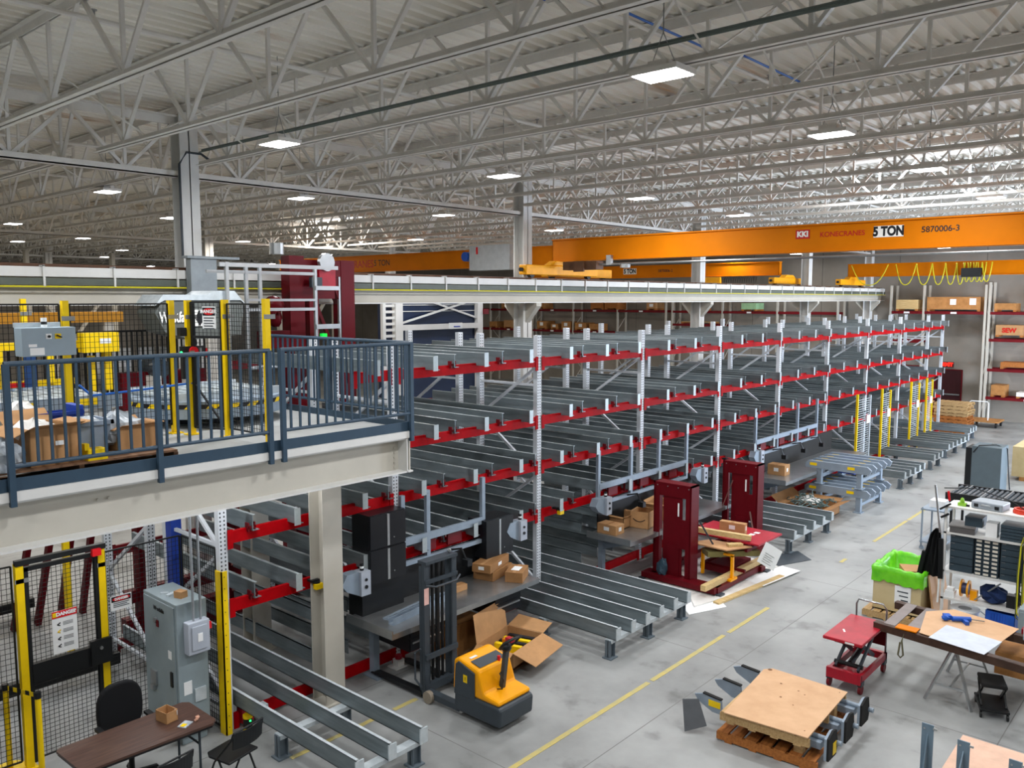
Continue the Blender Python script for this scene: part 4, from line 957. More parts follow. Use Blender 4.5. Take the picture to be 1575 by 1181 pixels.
wall_cab(9.36, 10.0, 1.2, 1.82, 'single black two-door wall cabinet at the right end of the first bench')
tag(MB().box(7.0, 8.98, .9, 7.75, 9.28, 1.375).build('cabinet_stand', black), 'black panel carrying the stacked black cabinets', 'panel')
tag(MB().box(9.4, 9.18, .9, 9.95, 9.28, 1.195).build('cabinet_stand', black), 'black panel carrying the single black cabinet', 'panel')
def cframe(xs, z0, z1, lab):
    t = thing('light_frame', lab, 'frame', (xs[0], 9.0, z0))
    for x in xs: MB().box(x - .035, 8.97, z0, x + .035, 9.03, z1).build('post', grey_blue, t)
    MB().box(xs[0], 8.96, z0 + .3, xs[-1], 9.0, z0 + .41).build('crossbar', grey_blue, t); MB().box(xs[0], 8.96, z0, xs[-1], 9.02, z0 + .06).build('crossbar', grey_blue, t)
    for q in range(int((xs[-1] - xs[0]) / .55)):
        x = xs[0] + .4 + q * .55; MB().box(x, 9.04, z0 + .1, x + .3, 9.08, z0 + .26).build('red_guide_block', dred, t)
    for q in range(max(1, int((xs[-1] - xs[0]) / 1.2))):
        x = xs[0] + .9 + q * 1.2
        MB().tube([(x, 8.95, z0 + .05), (x + .05, 8.75, z0 + .1), (x + .1, 8.7, z0 - .08)], .018, 6).box(x + .05, 8.62, z0 - .16, x + .15, 8.74, z0 - .06).build('task_lamp', black, t)
cframe([7.75, 8.24, 9.42], 1.46, 2.5, 'grey light frame over the first bench between the black cabinets')
cframe([12.54, 13.62, 14.64, 15.75], 1.46, 2.5, 'grey four-post light frame over the second bench')
cframe([19.06, 20.3, 21.55, 22.85], 1.46, 2.55, 'grey four-post light frame over the third bench')
def jbox(x, z, lab, b=True):
    t = thing('junction_box', lab, 'control box', (x, 8.85, z))
    MB().prism([(x - .28, z + .2), (x - .2, z + .1), (x, z), (x, z + .33), (x - .2, z + .33)], 1, 8.85, 9.0).build('bracket', grey_blue, t)
    MB().box(x, 8.8, z, x + .16, 8.98, z + .33).build('box', mat('switch box grey', '#a9b0bb'), t)
    MB().cyl((x + .08, 8.89, z + .33), (x + .08, 8.89, z + .36), .028, 10, mi=0).cyl((x + .08, 8.89, z + .36), (x + .08, 8.89, z + .39), .028, 10, mi=1).cyl((x + .08, 8.89, z + .39), (x + .08, 8.89, z + .42), .028, 10, mi=0).build('beacon', [black, paper], t)
    MB().cyl((x + .08, 8.8, z + .22), (x + .08, 8.785, z + .22), .02, 10).cyl((x + .08, 8.8, z + .12), (x + .08, 8.785, z + .12), .025, 10).build('knob', black, t)
jbox(6.85, 1.3, 'grey control box with beacon at the left of the stacked black cabinets')
jbox(10.12, 1.35, 'grey control box beside the single black cabinet')
jbox(12.55, 1.3, 'grey fan-shaped control box at the near end of the second bench')
jbox(16.2, 1.3, 'grey control box at the far end of the second bench')
jbox(19.0, 1.3, 'grey control box at the near end of the third bench')
def ysens(x, z, lab):
    t = thing('safety_sensor', lab, 'sensor', (x, 9.05, z))
    MB().box(x - .06, 8.98, z, x + .06, 9.09, z + .03).cyl((x + .02, 9.0, z - .04), (x + .02, 9.0, z + .01), .05, 14).build('body', black, t)
    MB().box(x - .03, 8.93, z - .09, x + .08, 9.0, z - .02).build('cover', yel, t)
ysens(6.25, 1.62, 'black and yellow sensor clamped on the red beam left of the platform column')
ysens(11.35, 1.62, 'black and yellow sensor on the red beam right of the single black cabinet')
ysens(17.6, 1.6, 'black and yellow sensor on the red beam above the lift machine')
# things on bench 1
pr = thing('steel_profiles', 'bundle of light grey steel profiles lying on the first bench', 'steel profile', (7.7, 8.65, .93), R(8))
MB().cb(0, -.1, 0, 1.3, .1, .02).cb(0, -.14, .0, 1.3, .012, .09).cb(0, -.06, .0, 1.3, .012, .09).cb(.05, .08, 0, 1.2, .12, .02).cb(.05, .03, 0, 1.2, .012, .06).build('profile', grey_blue, pr, world=False)
closed_box('cardboard_box', 'long cardboard box under the sheet of paper on the first bench, nearest of three', 9.62, 8.45, .93, .42, .28, .16, R(28), card2, lab=False)
closed_box('cardboard_box', 'flat long cardboard box with a white label, topmost on the first bench', 9.45, 8.85, 1.08, .7, .32, .13, R(18), card2)
closed_box('cardboard_box', 'flat cardboard box at the bottom of the pile on the first bench', 9.5, 8.85, .93, .6, .36, .145, R(12), card2, lab=False)
tag(MB().cb(9.62, 8.45, 1.092, .2, .13, .002, rz=.4).build('paper_sheet', paper), 'white paper sheet on the nearest cardboard box on the first bench', 'paper')
closed_box('cardboard_box', 'small cardboard box in the middle of the first bench behind the mast', 8.6, 8.75, .93, .3, .14, .09, 0, card, lab=False)
sk = thing('shoe_box_base', 'small white foot bracket on the floor under the first bench', 'bracket', (7.65, 9.0, 0))
MB().cb(7.65, 9.0, 0, .26, .2, .015).cb(7.65, 9.0, .015, .12, .12, .1).build('base', white, sk); MB().cyl((7.65, 9.0, .115), (7.65, 9.0, .17), .05, 12).build('cap', cart_red, sk)
# bench 2 cartons
for (x, y, sx, sy, h, rz, lab, ty) in ((12.75, 8.85, .28, .42, .18, 0, 'low closed carton at the near end of the second bench', 0), (13.35, 9.0, .5, .4, .22, 0, 'open carton at the back of the second bench', 1), (13.55, 8.65, .42, .38, .32, .2, 'open carton with a black curved arrow print on the second bench', 2), (14.35, 8.75, .5, .45, .32, .15, 'large open carton, farthest of the group on the second bench', 1)):
    if ty == 0: closed_box('cardboard_box', lab, x, y, .93, sx, sy, h, rz)
    else:
        t = thing('cardboard_box', lab, 'box', (x, y, .93)); m = MB(); openbox(m, x, y, .93, sx, sy, h, rz, flaps=0 if ty == 2 else .12); m.build('carton', card, t)
        if ty == 2:
            c, n = math.cos(.2), math.sin(.2); pts = []
            for q in range(9):
                b = -.12 + .24 * q / 8; a = -.214; pts.append((x + a * c - b * n, y + a * n + b * c, .93 + .13 + .05 * (abs(q - 4) / 4) ** 2))
            MB().tube(pts, .007, 5).build('printed_arrow', tblk, t)
closed_box('cardboard_box', 'cardboard box alone at the near end of the third bench', 19.9, 8.75, .93, .3, .45, .26, 0)
# netting carton
nb = thing('cardboard_box', 'torn open carton full of grey-green netting on the floor under the third bench', 'box', (20.0, 7.95, 0))
m = MB(); openbox(m, 20.0, 7.95, 0.01, 1.3, .95, .28, 0, flaps=.35); m.build('carton', card2, nb); r = random.Random(5); m = MB()
for q in range(60):
    a = (20 + r.uniform(-.5, .5), 7.95 + r.uniform(-.35, .35), .28 + r.uniform(0, .12)); pts = [a]
    for w_ in range(4): a = (a[0] + r.uniform(-.12, .12), a[1] + r.uniform(-.12, .12), max(.25, a[2] + r.uniform(-.05, .06))); pts.append(a)
    m.tube(pts, .012, 4)
m.build('netting', mat('netting grey green', '#5b706e', .7), nb)
MB().blob((20.3, 8.1, .3), .35, .25, .08, 12, .35).build('packing_foam', film, nb)
# ================================================================== walkie stacker
st = thing('walkie_stacker', 'yellow and charcoal walk-behind electric stacker with raised grey mast', 'forklift', (7.5, 7.3, 0))
body = [(6.62, .06), (6.6, .3), (6.66, .36), (6.9, .38), (6.93, .06)]
x0, x1 = 7.17, 7.8
MB().prism([(6.58, .08), (6.56, .3), (6.6, .34), (7.36, .34), (7.36, .08)], 0, x0, x1).build('chassis', char, st, bevel=.04)
MB().prism([(6.6, .34), (6.6, .4), (6.85, .43), (6.92, .62), (6.95, .7), (7.3, .78), (7.38, .74), (7.4, .34)], 0, x0 + .015, x1 - .015).build('cover', yel_o, st, bevel=.03)
for xx in (x0 - .006, x1 - .02): MB().prism([(7.0, .3), (7.0, .66), (7.28, .745), (7.33, .7), (7.36, .3)], 0, xx, xx + .026).build('side_panel', char, st, bevel=.01)
MB().prism([(6.98, .715), (7.12, .745), (7.14, .755), (7.0, .725)], 0, x0 + .08, x1 - .08).build('console', char, st)
MB().box(7.163, 7.12, .5, 7.165, 7.19, .6).build('number_plate', yel, st); text('1', .07, (7.161, 7.155, .55), FX, tblk, st)
MB().cyl((7.6, 6.98, .7), (7.6, 6.98, .76), .022, 12).build('emergency_stop', e_red, st)
MB().box(7.3, 7.18, .757, 7.42, 7.26, .762).build('paper_label', paper, st)
ti = MB().bar((7.5, 6.84, .36), (7.5, 6.76, .95), .055, .06).build('tiller_arm', char, st)
MB().tube([(7.5, 6.76, .95), (7.36, 6.74, 1.0), (7.34, 6.66, 1.09), (7.5, 6.63, 1.12), (7.66, 6.66, 1.09), (7.64, 6.74, 1.0), (7.5, 6.76, .95)], .018, 8).blob((7.5, 6.75, .97), .07, .05, .06).build('tiller_grip', black, st, smooth=True)
MB().cb(7.5, 6.7, 1.06, .07, .1, .05).build('red_button', mat('button red', '#b3242e', .4), st); MB().cb(7.5, 6.77, 1.03, .08, .05, .05).build('orange_clip', orange, st)
MB().tube([(7.4, 6.82, .44), (7.38, 6.72, .48), (7.38, 6.7, .6), (7.42, 6.8, .64), (7.5, 6.85, .62)], .009, 6).build('cable', black, st)
for s, x in ((-1, 7.24), (1, 7.74)):
    MB().box(x - .045, 7.93, .06, x + .045, 7.98, 1.86).box(x - s * .045 - .006 * s, 7.93, .06, x - s * .045 + .006 * s, 8.06, 1.86).box(x - .03, 8.0, .1, x + .03, 8.05, 1.8).build('mast_rail', char, st)
    MB().box(x - .05, 7.3, .06, x + .05, 8.0, .14).build('outrigger', char, st)
    MB().prism([(8.0, .04), (8.0, .1), (8.95, .085), (9.05, .06), (9.05, .045)], 0, x + (-.06 if s < 0 else -.02), x + (.04 if s < 0 else .08)).build('fork', black, st)
    MB().cyl((x + s * .04, 7.84, .085), (x + s * .1, 7.84, .085), .082, 18).build('wheel', mat('tan wheel', '#8b8172', .6), st)
for a in ((7.2, 7.9, 1.84, 7.78, 8.06, 1.88), (7.2, 7.9, 1.58, 7.78, 7.93, 1.63), (7.2, 7.9, .55, 7.78, 7.93, .62), (7.2, 7.92, .1, 7.78, 8.0, .2)): MB().box(*a).build('crosspiece', char, st)
MB().tube([(7.18, 7.88, 1.58), (7.3, 7.82, 1.55), (7.68, 7.82, 1.55), (7.8, 7.88, 1.58)], .015, 6).tube([(7.14, 7.95, .2), (7.1, 8.02, .3), (7.1, 8.02, .66), (7.14, 7.95, .72)], .014, 6).build('guard_bar', char, st)
for x in (7.4, 7.49, 7.58): MB().cyl((x, 8.0, .2), (x, 8.0, 1.8), .02 if x != 7.49 else .032, 10).build('hydraulic_cylinder', black, st)
MB().box(7.19, 7.925, 1.3, 7.27, 7.929, 1.52).build('warning_label', mat('pale sticker', '#e5b9b0', .5), st)
MB().blob((7.7, 7.98, 1.92), .03, .03, .03).build('sheave', steel, st)
# open carton beside the stacker
bx = thing('cardboard_box', 'big open cardboard box with wide flaps on the floor behind the stacker', 'box', (8.85, 7.95, .12))
m = MB(); openbox(m, 8.85, 7.9, .12, .85, .62, .22, R(10), flaps=0)
def flap(P): m.hexa(P + [(p[0] + .004, p[1] + .004, p[2] + .006) for p in P], 0)
flap([(8.37, 8.12, .34), (9.2, 8.28, .34), (9.25, 8.4, .72), (8.42, 8.24, .72)]); flap([(8.48, 7.52, .34), (9.32, 7.67, .34), (9.4, 7.35, .22), (8.6, 7.2, .2)])
flap([(8.37, 8.12, .34), (8.48, 7.52, .34), (8.15, 7.42, .24), (8.05, 8.0, .26)]); flap([(9.22, 8.27, .34), (9.33, 7.67, .34), (9.6, 7.72, .4), (9.5, 8.3, .42)])
m.build('carton', card, bx)
for i in range(4): MB().cb(8.75 + i * .12, 7.85 + i * .02, .14, .07, .42, .16, rz=.3).build('yellow_part', yel if i % 2 == 0 else tblk, bx)
pallet('pallet', 'dark wooden pallet under the big open cardboard box', 8.85, 8.05, 0, 1.0, .9, R(8), mat('weathered pallet', '#7d5c43'))
tag(MB().cb(8.6, 8.75, 0, .7, .4, .5).build('wooden_crate', osb), 'wooden crate in the shade under the first bench', 'crate')
# ================================================================== maroon lift machine
lm = thing('dual_mast_lift', 'maroon machine with two tall slotted uprights and a scissor table between them', 'lift machine', (14.7, 7.6, .03))
for X, nm in ((13.36, 'upright'), (16.08, 'upright')):
    m = MB().box(X, 7.5, .1, X + .27, 7.53, 1.9).box(X, 8.27, .1, X + .27, 8.3, 1.9).box(X, 7.5, 1.87, X + .27, 8.3, 1.9).box(X + .02, 7.7, .1, X + .04, 8.1, 1.87).box(X, 7.52, .1, X + .012, 7.62, 1.87).box(X, 8.17, .1, X + .012, 8.28, 1.87).box(X + .005, 7.6, .7, X + .02, 7.75, 1.25).box(X + .005, 7.6, 1.65, X + .02, 8.2, 1.87).box(X + .005, 7.75, .1, X + .02, 8.0, .75)
    m.build('upright', maroon, lm)
    MB().box(X + .01, 7.76, 1.3, X + .016, 7.79, 1.55).box(X + .01, 7.86, .35, X + .016, 7.885, .7).build('slot', paper, lm)
    m = MB()
    for q in range(4): m.cyl((X, 7.56 + q * .22, 1.84), (X - .006, 7.56 + q * .22, 1.84), .012, 8)
    m.build('bolt', steel, lm)
    if X > 15: MB().bar((X - .03, 7.65, .9), (X - .2, 7.45, .35), .03, .02).bar((X - .03, 8.05, 1.5), (X - .1, 8.25, .9), .03, .02).build('strut', mat('strut brown', '#6b4a45', .5), lm)
    else: MB().bar((X + .28, 7.48, 1.2), (X + .6, 7.2, .5), .02, .03).build('strut', char, lm)
m = MB().box(13.2, 6.92, .06, 13.5, 8.45, .16).box(13.3, 6.9, .06, 15.1, 7.02, .16).box(15.95, 7.4, .06, 16.45, 8.4, .16).box(13.3, 8.2, .06, 16.3, 8.32, .16).box(14.95, 6.85, .06, 15.12, 7.5, .16).build('base_frame', maroon, lm)
for (x, y) in ((13.25, 6.82), (15.05, 6.78), (13.15, 8.38)): MB().box(x, y, .03, x + .16, y + .1, .06).build('foot', char, lm)
MB().box(14.15, 6.55, .8, 15.15, 8.0, .83).build('table_plate', cart_red, lm)
MB().box(14.1, 6.75, .66, 14.9, 6.8, .72).bar((14.2, 6.9, .72), (14.9, 7.6, .3), .05, .03).bar((14.9, 6.9, .72), (14.2, 7.6, .3), .05, .03).bar((14.15, 6.8, .28), (14.15, 7.6, .28), .06, .05).box(14.1, 7.1, .16, 15.0, 7.7, .28).build('scissor', maroon, lm)
m = MB()
for (x, y) in ((13.85, 6.9), (13.85, 7.5), (14.6, 7.3)): m.box(x, y, .16, x + .05, y + .05, .62)
m.box(13.85, 6.9, .6, 13.9, 7.55, .64).box(13.75, 6.88, .16, 14.0, 7.0, .2).build('yellow_stand', yel_o, lm)
MB().bar((13.72, 7.4, .62), (14.5, 6.75, .6), .3, .1).build('chain_bundle', mat('dull brass', '#8d8656', .5, .4), lm)
MB().box(14.65, 6.9, .832, 14.75, 7.0, .836).box(14.82, 6.88, .832, 14.92, 6.98, .836).build('paper_label', paper, lm)
MB().blob((13.3, 8.05, .3), .08, .1, .16, 10, .3).build('wrapped_part', mat('wrapped blue grey', '#39505f', .3), lm)
tg = thing('warning_plate', 'white square information plate hanging tilted from the scissor table', 'sign', (14.45, 6.42, .42))
c0_ = Vector((14.4, 6.45, .58)); ux = Vector((.5, -.35, -.38)).normalized() * .2; uz = Vector((.28, -.1, .46)).normalized() * .2; nn = ux.cross(uz).normalized() * .004
MB().hexa([c0_ - ux - uz, c0_ + ux - uz, c0_ + ux + uz, c0_ - ux + uz] + [p + nn for p in (c0_ - ux - uz, c0_ + ux - uz, c0_ + ux + uz, c0_ - ux + uz)]).build('plate', paper, tg)
m = MB(); nn2 = nn * 1.5
for q in range(5): a = c0_ - ux * .6 + uz * (.1 - .2 * q) + nn2; m.bar(a, a + ux * (1.1 - .2 * (q % 2)), .01, .003)
m.build('small_print', char, tg)
tag(MB().prism([(12.55, 6.95), (13.0, 7.3), (15.7, 6.75), (15.5, 6.55), (13.4, 6.75)], 2, .008, .03).prism([(12.9, 7.3), (13.3, 8.55), (15.9, 8.1), (15.6, 6.8)], 2, .008, .03).build('foil_sheet', film), 'white packing sheets spread on the floor under the maroon machine', 'sheet')
tag(MB().prism([(12.2, 6.85), (12.55, 7.25), (13.35, 6.98), (12.95, 6.55)], 2, .003, .007).build('paper_sheet', paper), 'bright white paper at the near corner of the packing sheets', 'paper'); tag(MB().prism([(14.3, 6.5), (15.6, 6.35), (15.65, 6.75), (14.4, 6.95)], 2, .031, .034).build('paper_sheet', paper), 'bright white paper at the far corner of the packing sheets', 'paper')
tag(MB().bar((12.95, 6.75, .02), (15.1, 6.5, .02), .12, .035).build('plank', woodx), 'thin plank along the front edge of the packing sheets', 'plank')
tag(MB().bar((12.97, 7.02, .215), (15.2, 6.98, .215), .1, .1).build('timber_beam', woodx), 'long square timber resting on the maroon base frame', 'timber')
tag(MB().bar((13.85, 7.75, .98), (14.25, 6.75, .9), .1, .09).build('timber_beam', woodx), 'square timber lying across the lift table beside the carton', 'timber')
tag(MB().prism([(13.68, 6.95), (14.2, 6.7), (14.1, 7.5), (13.7, 7.7)], 2, .74, .765).build('plywood_board', ply), 'loose plywood board on the maroon lift table', 'board')
tag(MB().cb(14.0, 6.95, .767, .12, .28, .05, rz=.9).build('wood_block', woodx), 'short wood block on the plywood board of the lift table', 'block')
closed_box('cardboard_box', 'flat cardboard box standing on the maroon lift table', 14.62, 7.3, .832, .14, .5, .2, .12)
tag(MB().prism([(15.65, 6.85), (16.5, 6.5), (16.9, 6.95), (16.1, 7.3)], 2, .002, .01).build('rubber_mat', char), 'dark rubber mat on the floor behind the maroon machine', 'mat')
# ================================================================== stacked conveyor frames
def short_frame(z, lab):
    t = thing('short_conveyor', lab, 'conveyor', (21.7, 7.7, z), 0, 'stacked short conveyor frames')
    for i in range(5):
        x = 20.95 + i * .38
        MB().prism([(8.5, z + .4), (8.5, z + .52), (8.42, z + .58), (6.95, z + .58), (6.85, z + .5), (6.9, z + .38)], 0, x, x + .06).build('side_rail', grey_blue, t)
        for y in (8.2, 7.25): MB().box(x - .005, y, z + .46, x, y + .18, z + .53).build('yellow_label', yel, t)
    for x in (21.0, 22.45):
        for y in (7.15, 8.15): MB().box(x - .02, y - .06, z + .02, x + .1, y + .06, z + .4).box(x - .08, y - .1, z, x + .16, y + .1, z + .02).build('leg', grey_blue, t)
    MB().box(21.0, 7.12, z + .15, 22.5, 7.18, z + .22).box(21.0, 8.12, z + .15, 22.5, 8.18, z + .22).build('cross_bar', grey_blue, t)
short_frame(0, 'grey five-rail conveyor frame, the lower of two stacked by the third bench'); short_frame(.6, 'grey five-rail conveyor frame, the upper of two stacked by the third bench')
tag(MB().cb(22.6, 8.6, 0, .5, .5, .35).build('carton', card), 'carton behind the stacked conveyor frames', 'box'); tag(MB().cyl((22.0, 7.6, .9), (22.0, 8.0, .9), .16, 16).build('motor', royal), 'blue drive motor under the upper stacked frame', 'motor')
pallet('pallet', 'bright pallet on the floor behind the stacked conveyor frames', 23.2, 8.0, 0, 1.0, 1.0, 0, wood)
# light screens
for i, (a, b) in enumerate(((25.5, 26.6), (27.7, 28.5), (30.7, 31.6), (32.5, 33.2))):
    t = thing('guard_screen', 'tall yellow-posted screen of fine bars in front of the rack, %s from the camera' % ORD[i], 'guard screen', (a, 8.85, 0), 0, 'guard screens between the lanes')
    MB().box(a - .03, 8.8, 0, a + .03, 8.86, 2.45).build('post', yel, t); MB().box(b - .03, 8.8, 0, b + .03, 8.86, 2.35).build('post', galvl if i == 0 else yel, t)
    m = MB(); z = .5
    while z < 2.3: m.box(a, 8.83, z, b, 8.84, z + .014); z += .07
    m.box((a + b) / 2 - .006, 8.82, .5, (a + b) / 2 + .006, 8.83, 2.35).build('bars', galvl, t)
    MB().box(b - .35, 8.78, 1.5, b - .1, 8.8, 1.75).build('white_tag', paper, t)
# pallet stack
for i in range(9):
    pallet('pallet', 'weathered pallet in the far stack, %s from the floor' % ORD[i], 36.75 + .03 * (i % 3), 8.9 + .03 * ((i * 2) % 3), i * .131, 1.05, 1.25, 0, wood if i > 4 else wood_o, group='pallets in the far stack')
tag(MB().bar((36.1, 9.75, .02), (36.1, 9.62, 1.2), .9, .03, up=(0, 1, 0)).build('plywood_board', ply), 'plywood board leaning against the left of the pallet stack', 'board')
# ================================================================== pallet with covered parts (front right)
pallet('pallet', 'orange-brown pallet at the bottom carrying grey steel parts', 9.62, 4.02, 0, 1.45, 1.2, R(4), wood_o)
for k, (x, y) in enumerate(((9.05, 3.62), (9.2, 4.2), (10.1, 3.65), (10.1, 4.3))):
    tag(MB().cb(x, y, .131, .1, .1, .14).build('wood_block', wood), 'square wood spacer between the two pallets, %s' % ['nearest the camera', 'on the near left', 'at the far right', 'at the far left'][k], 'block')
for k, x in enumerate((9.08, 9.6, 10.12)):
    t = thing('steel_bracket_bar', 'grey steel bar with rounded end plates under the hardboard, %s from the camera' % ORD[k], 'steel bar', (x, 4, .2), 0, 'grey bars under the hardboard sheet')
    MB().prism([(4.0, .2), (4.0, .265), (4.62, .265), (4.63, .38), (4.88, .4), (5.0, .36), (4.95, .29), (4.75, .2)], 0, x, x + .03).build('blade', grey_blue, t, bevel=.006)
    MB().prism([(4.63, .38), (4.63, .395), (4.88, .415), (4.88, .4)], 0, x - .005, x + .045).build('rubber_strip', rubber, t)
    MB().cyl((x + .12, 3.2, .3), (x + .12, 4.0, .3), .03, 12).box(x + .02, 3.4, .2, x + .2, 4.0, .28).build('shaft', grey_blue, t)
    MB().prism([(x - .12, .17), (x + .1, .17), (x + .13, .3), (x + .1, .45), (x + .02, .47), (x - .12, .42)], 1, 3.28, 3.31).build('end_plate', grey_blue, t)
    MB().prism([(x - .12, .17), (x + .11, .17), (x + .15, .3), (x + .11, .46), (x + .02, .48), (x - .12, .43)], 1, 3.255, 3.28).build('rubber_plate', rubber, t)
    if k == 0: MB().box(x + .0, 3.25, .2, x + .1, 3.254, .34).box(x - .003, 4.64, .27, x, 4.8, .35).build('yellow_label', yel, t)
pallet('pallet', 'light pallet on top of the grey steel parts directly under the hardboard', 9.56, 4.03, .272, 1.42, 1.06, R(4), wood)
hb = thing('hardboard_sheet', 'large tan hardboard sheet covering the loaded pallet at the lower right', 'board', (9.55, 4.0, .405))
MB().prism([(8.87, 3.46), (10.28, 3.53), (10.3, 4.52), (10.2, 4.6), (8.78, 4.44)], 2, .405, .417).build('sheet', hard, hb)
m = MB()
for (x, y, r_) in ((10.24, 4.53, .03), (9.95, 4.25, .016), (9.9, 4.0, .012), (9.85, 3.9, .01), (9.6, 4.1, .016), (9.5, 3.9, .01), (10.2, 3.6, .008), (9.0, 3.55, .008)): m.cyl((x, y, .417), (x, y, .4185), r_, 7)
m.build('stain', mat('stain brown', '#7a5230', .7), hb)
tag(MB().hexa([(8.72, 4.92, .03), (8.9, 4.72, .1), (9.02, 4.9, .33), (8.9, 5.06, .32)] + [(8.73, 4.93, .035), (8.91, 4.73, .11), (9.03, 4.91, .34), (8.91, 5.07, .33)]).build('rubber_flap', mat('rubber grey', '#4b4e52', .7)), 'dark rubber flap hanging off the near left steel bar', 'flap')
# red scissor lift cart
lc = thing('scissor_lift_cart', 'red hydraulic scissor lift cart with chrome push handle', 'cart', (11.6, 3.9, 0))
MB().box(11.0, 3.62, .72, 12.05, 4.14, .765).build('platform', cart_red, lc, bevel=.01)
MB().box(11.15, 3.66, .17, 12.2, 3.7, .27).box(11.15, 4.08, .17, 12.2, 4.12, .27).box(11.12, 3.66, .15, 11.18, 4.12, .29).box(12.14, 3.66, .17, 12.2, 4.12, .27).box(11.2, 3.7, .17, 11.7, 4.08, .18).build('chassis', cart_red, lc)
for y in (3.74, 4.04): MB().bar((11.25, y, .28), (11.95, y, .7), .03, .05).bar((11.25, y + .03, .7), (11.95, y + .03, .28), .03, .05).build('scissor_arm', char, lc)
MB().cyl((11.3, 3.7, .62), (11.3, 4.08, .62), .025, 10).cyl((11.32, 3.7, .32), (11.32, 4.08, .32), .03, 10).cyl((11.4, 3.9, .3), (11.8, 3.9, .38), .04, 12).build('cylinder', black, lc)
for x in (11.2, 12.12):
    for y in (3.68, 4.1): MB().cyl((x, y - .02, .065), (x, y + .02, .065), .065, 16).build('wheel', dred, lc); MB().box(x - .05, y - .03, .12, x + .05, y + .03, .18).build('caster', char, lc)
MB().box(12.03, 3.64, .42, 12.06, 4.12, .72).build('skirt', maroon, lc)
MB().tube([(12.18, 3.68, .25), (12.16, 3.68, .9), (12.13, 3.72, .98), (12.13, 4.06, .98), (12.16, 4.1, .9), (12.18, 4.1, .25)], .014, 8).build('handle', steel, lc, smooth=True)
MB().cb(11.35, 3.98, .7655, .1, .025, .001, rz=.5).box(10.998, 3.72, .73, 11.0, 3.84, .755).build('paper_label', paper, lc)
# steel frame on sawhorses
fr = thing('steel_channel_frame', 'dark rusty steel channel frame laid across the sawhorse', 'steel frame', (12.2, 2.6, .74))
rust = mat('rusty channel', '#4e3a30', .55, .3, var=.25)
MB().bar((11.75, 3.72, .79), (11.4, 1.1, .79), .02, .1).bar((11.8, 3.72, .835), (11.45, 1.1, .835), .1, .01).bar((11.8, 3.72, .745), (11.45, 1.1, .745), .1, .01).build('channel', rust, fr)
MB().bar((12.75, 3.75, .79), (12.4, 1.1, .79), .02, .1).bar((12.8, 3.75, .835), (12.45, 1.1, .835), .1, .01).build('channel', rust, fr)
MB().box(11.78, 3.45, .835, 12.8, 3.6, .845).box(11.76, 3.15, .84, 12.78, 3.32, .85).build('cross_plate', mat('scratched steel', '#7f7673', .45, .5), fr)
MB().box(11.68, 3.15, .85, 11.85, 3.42, .865).build('clamp_pad', orange, fr)
tag(MB().tube([(11.7, 3.3, .83), (11.66, 3.32, .7), (11.68, 3.3, .5), (11.7, 3.34, .45), (11.66, 3.36, .5), (11.66, 3.34, .68)], .012, 6).build('lifting_strap', mat('olive strap', '#6d6a52', .8)), 'looped strap hanging from the orange pad of the channel frame', 'strap')
tag(MB().prism([(11.72, 3.12), (11.55, 2.3), (12.75, 2.15), (12.95, 3.0), (12.6, 3.28)], 2, .8505, .857).build('hardboard_sheet', hard), 'tan hardboard sheet on the channel frame', 'board')
tag(MB().prism([(11.62, 2.98), (11.5, 2.3), (12.1, 2.22), (12.24, 2.92)], 2, .858, .861).build('metal_sheet', mat('pale sheet', '#c5ccd6', .4)), 'pale blue-white sheet lying on the hardboard', 'sheet')
dr = thing('cordless_tool', 'blue cordless tools lying on the hardboard', 'power tool', (12.5, 2.8, .858), .6)
MB().cyl((0, .12, .04), (0, -.12, .04), .035, 12).cb(-.06, -.03, 0, .14, .05, .05).cb(.1, .15, 0, .1, .09, .06).blob((.02, .2, .04), .05, .05, .04).build('body', blue, dr, world=False); MB().cyl((0, -.12, .04), (0, -.3, .02), .008, 8).build('bit', steel, dr, world=False)
sh = thing('sawhorse', 'silver folding sawhorse under the channel frame', 'sawhorse', (12.0, 2.7, 0))
MB().bar((11.8, 2.72, .71), (12.7, 2.72, .71), .06, .06).build('top_bar', alu, sh)
for (x, s) in ((11.85, 1), (11.85, -1), (12.65, 1), (12.65, -1)): MB().bar((x, 2.72 + s * .02, .7), (x + (-.2 if x < 12 else .1), 2.72 + s * .28, 0), .035, .025).build('leg', alu, sh)
MB().bar((11.72, 2.52, .22), (11.72, 2.92, .22), .03, .02).bar((12.7, 2.52, .22), (12.7, 2.92, .22), .03, .02).bar((11.72, 2.72, .22), (12.7, 2.72, .22), .02, .02).build('brace', alu, sh)
cs = thing('creeper_seat', 'black folding mechanic stool on castors under the channel frame', 'stool', (11.85, 2.25, 0), R(20))
MB().cb(.05, .0, .36, .38, .3, .05).build('seat', rubber, cs, world=False, bevel=.015); MB().cb(0, 0, .09, .5, .34, .035).build('base', black, cs, world=False, bevel=.01)
for s in (-1, 1): MB().bar((-.15, s * .14, .12), (.18, s * .14, .36), .02, .05).bar((.2, s * .13, .12), (-.1, s * .13, .36), .02, .04).build('link', black, cs, world=False)
for x in (-.22, .22):
    for y in (-.15, .15): MB().cyl((x, y - .012, .04), (x, y + .012, .04), .04, 12).build('castor', black, cs, world=False)
MB().tube([(.2, -.1, .11), (.35, -.2, .1), (.42, -.22, .12)], .012, 6).build('handle', steel, cs, world=False)
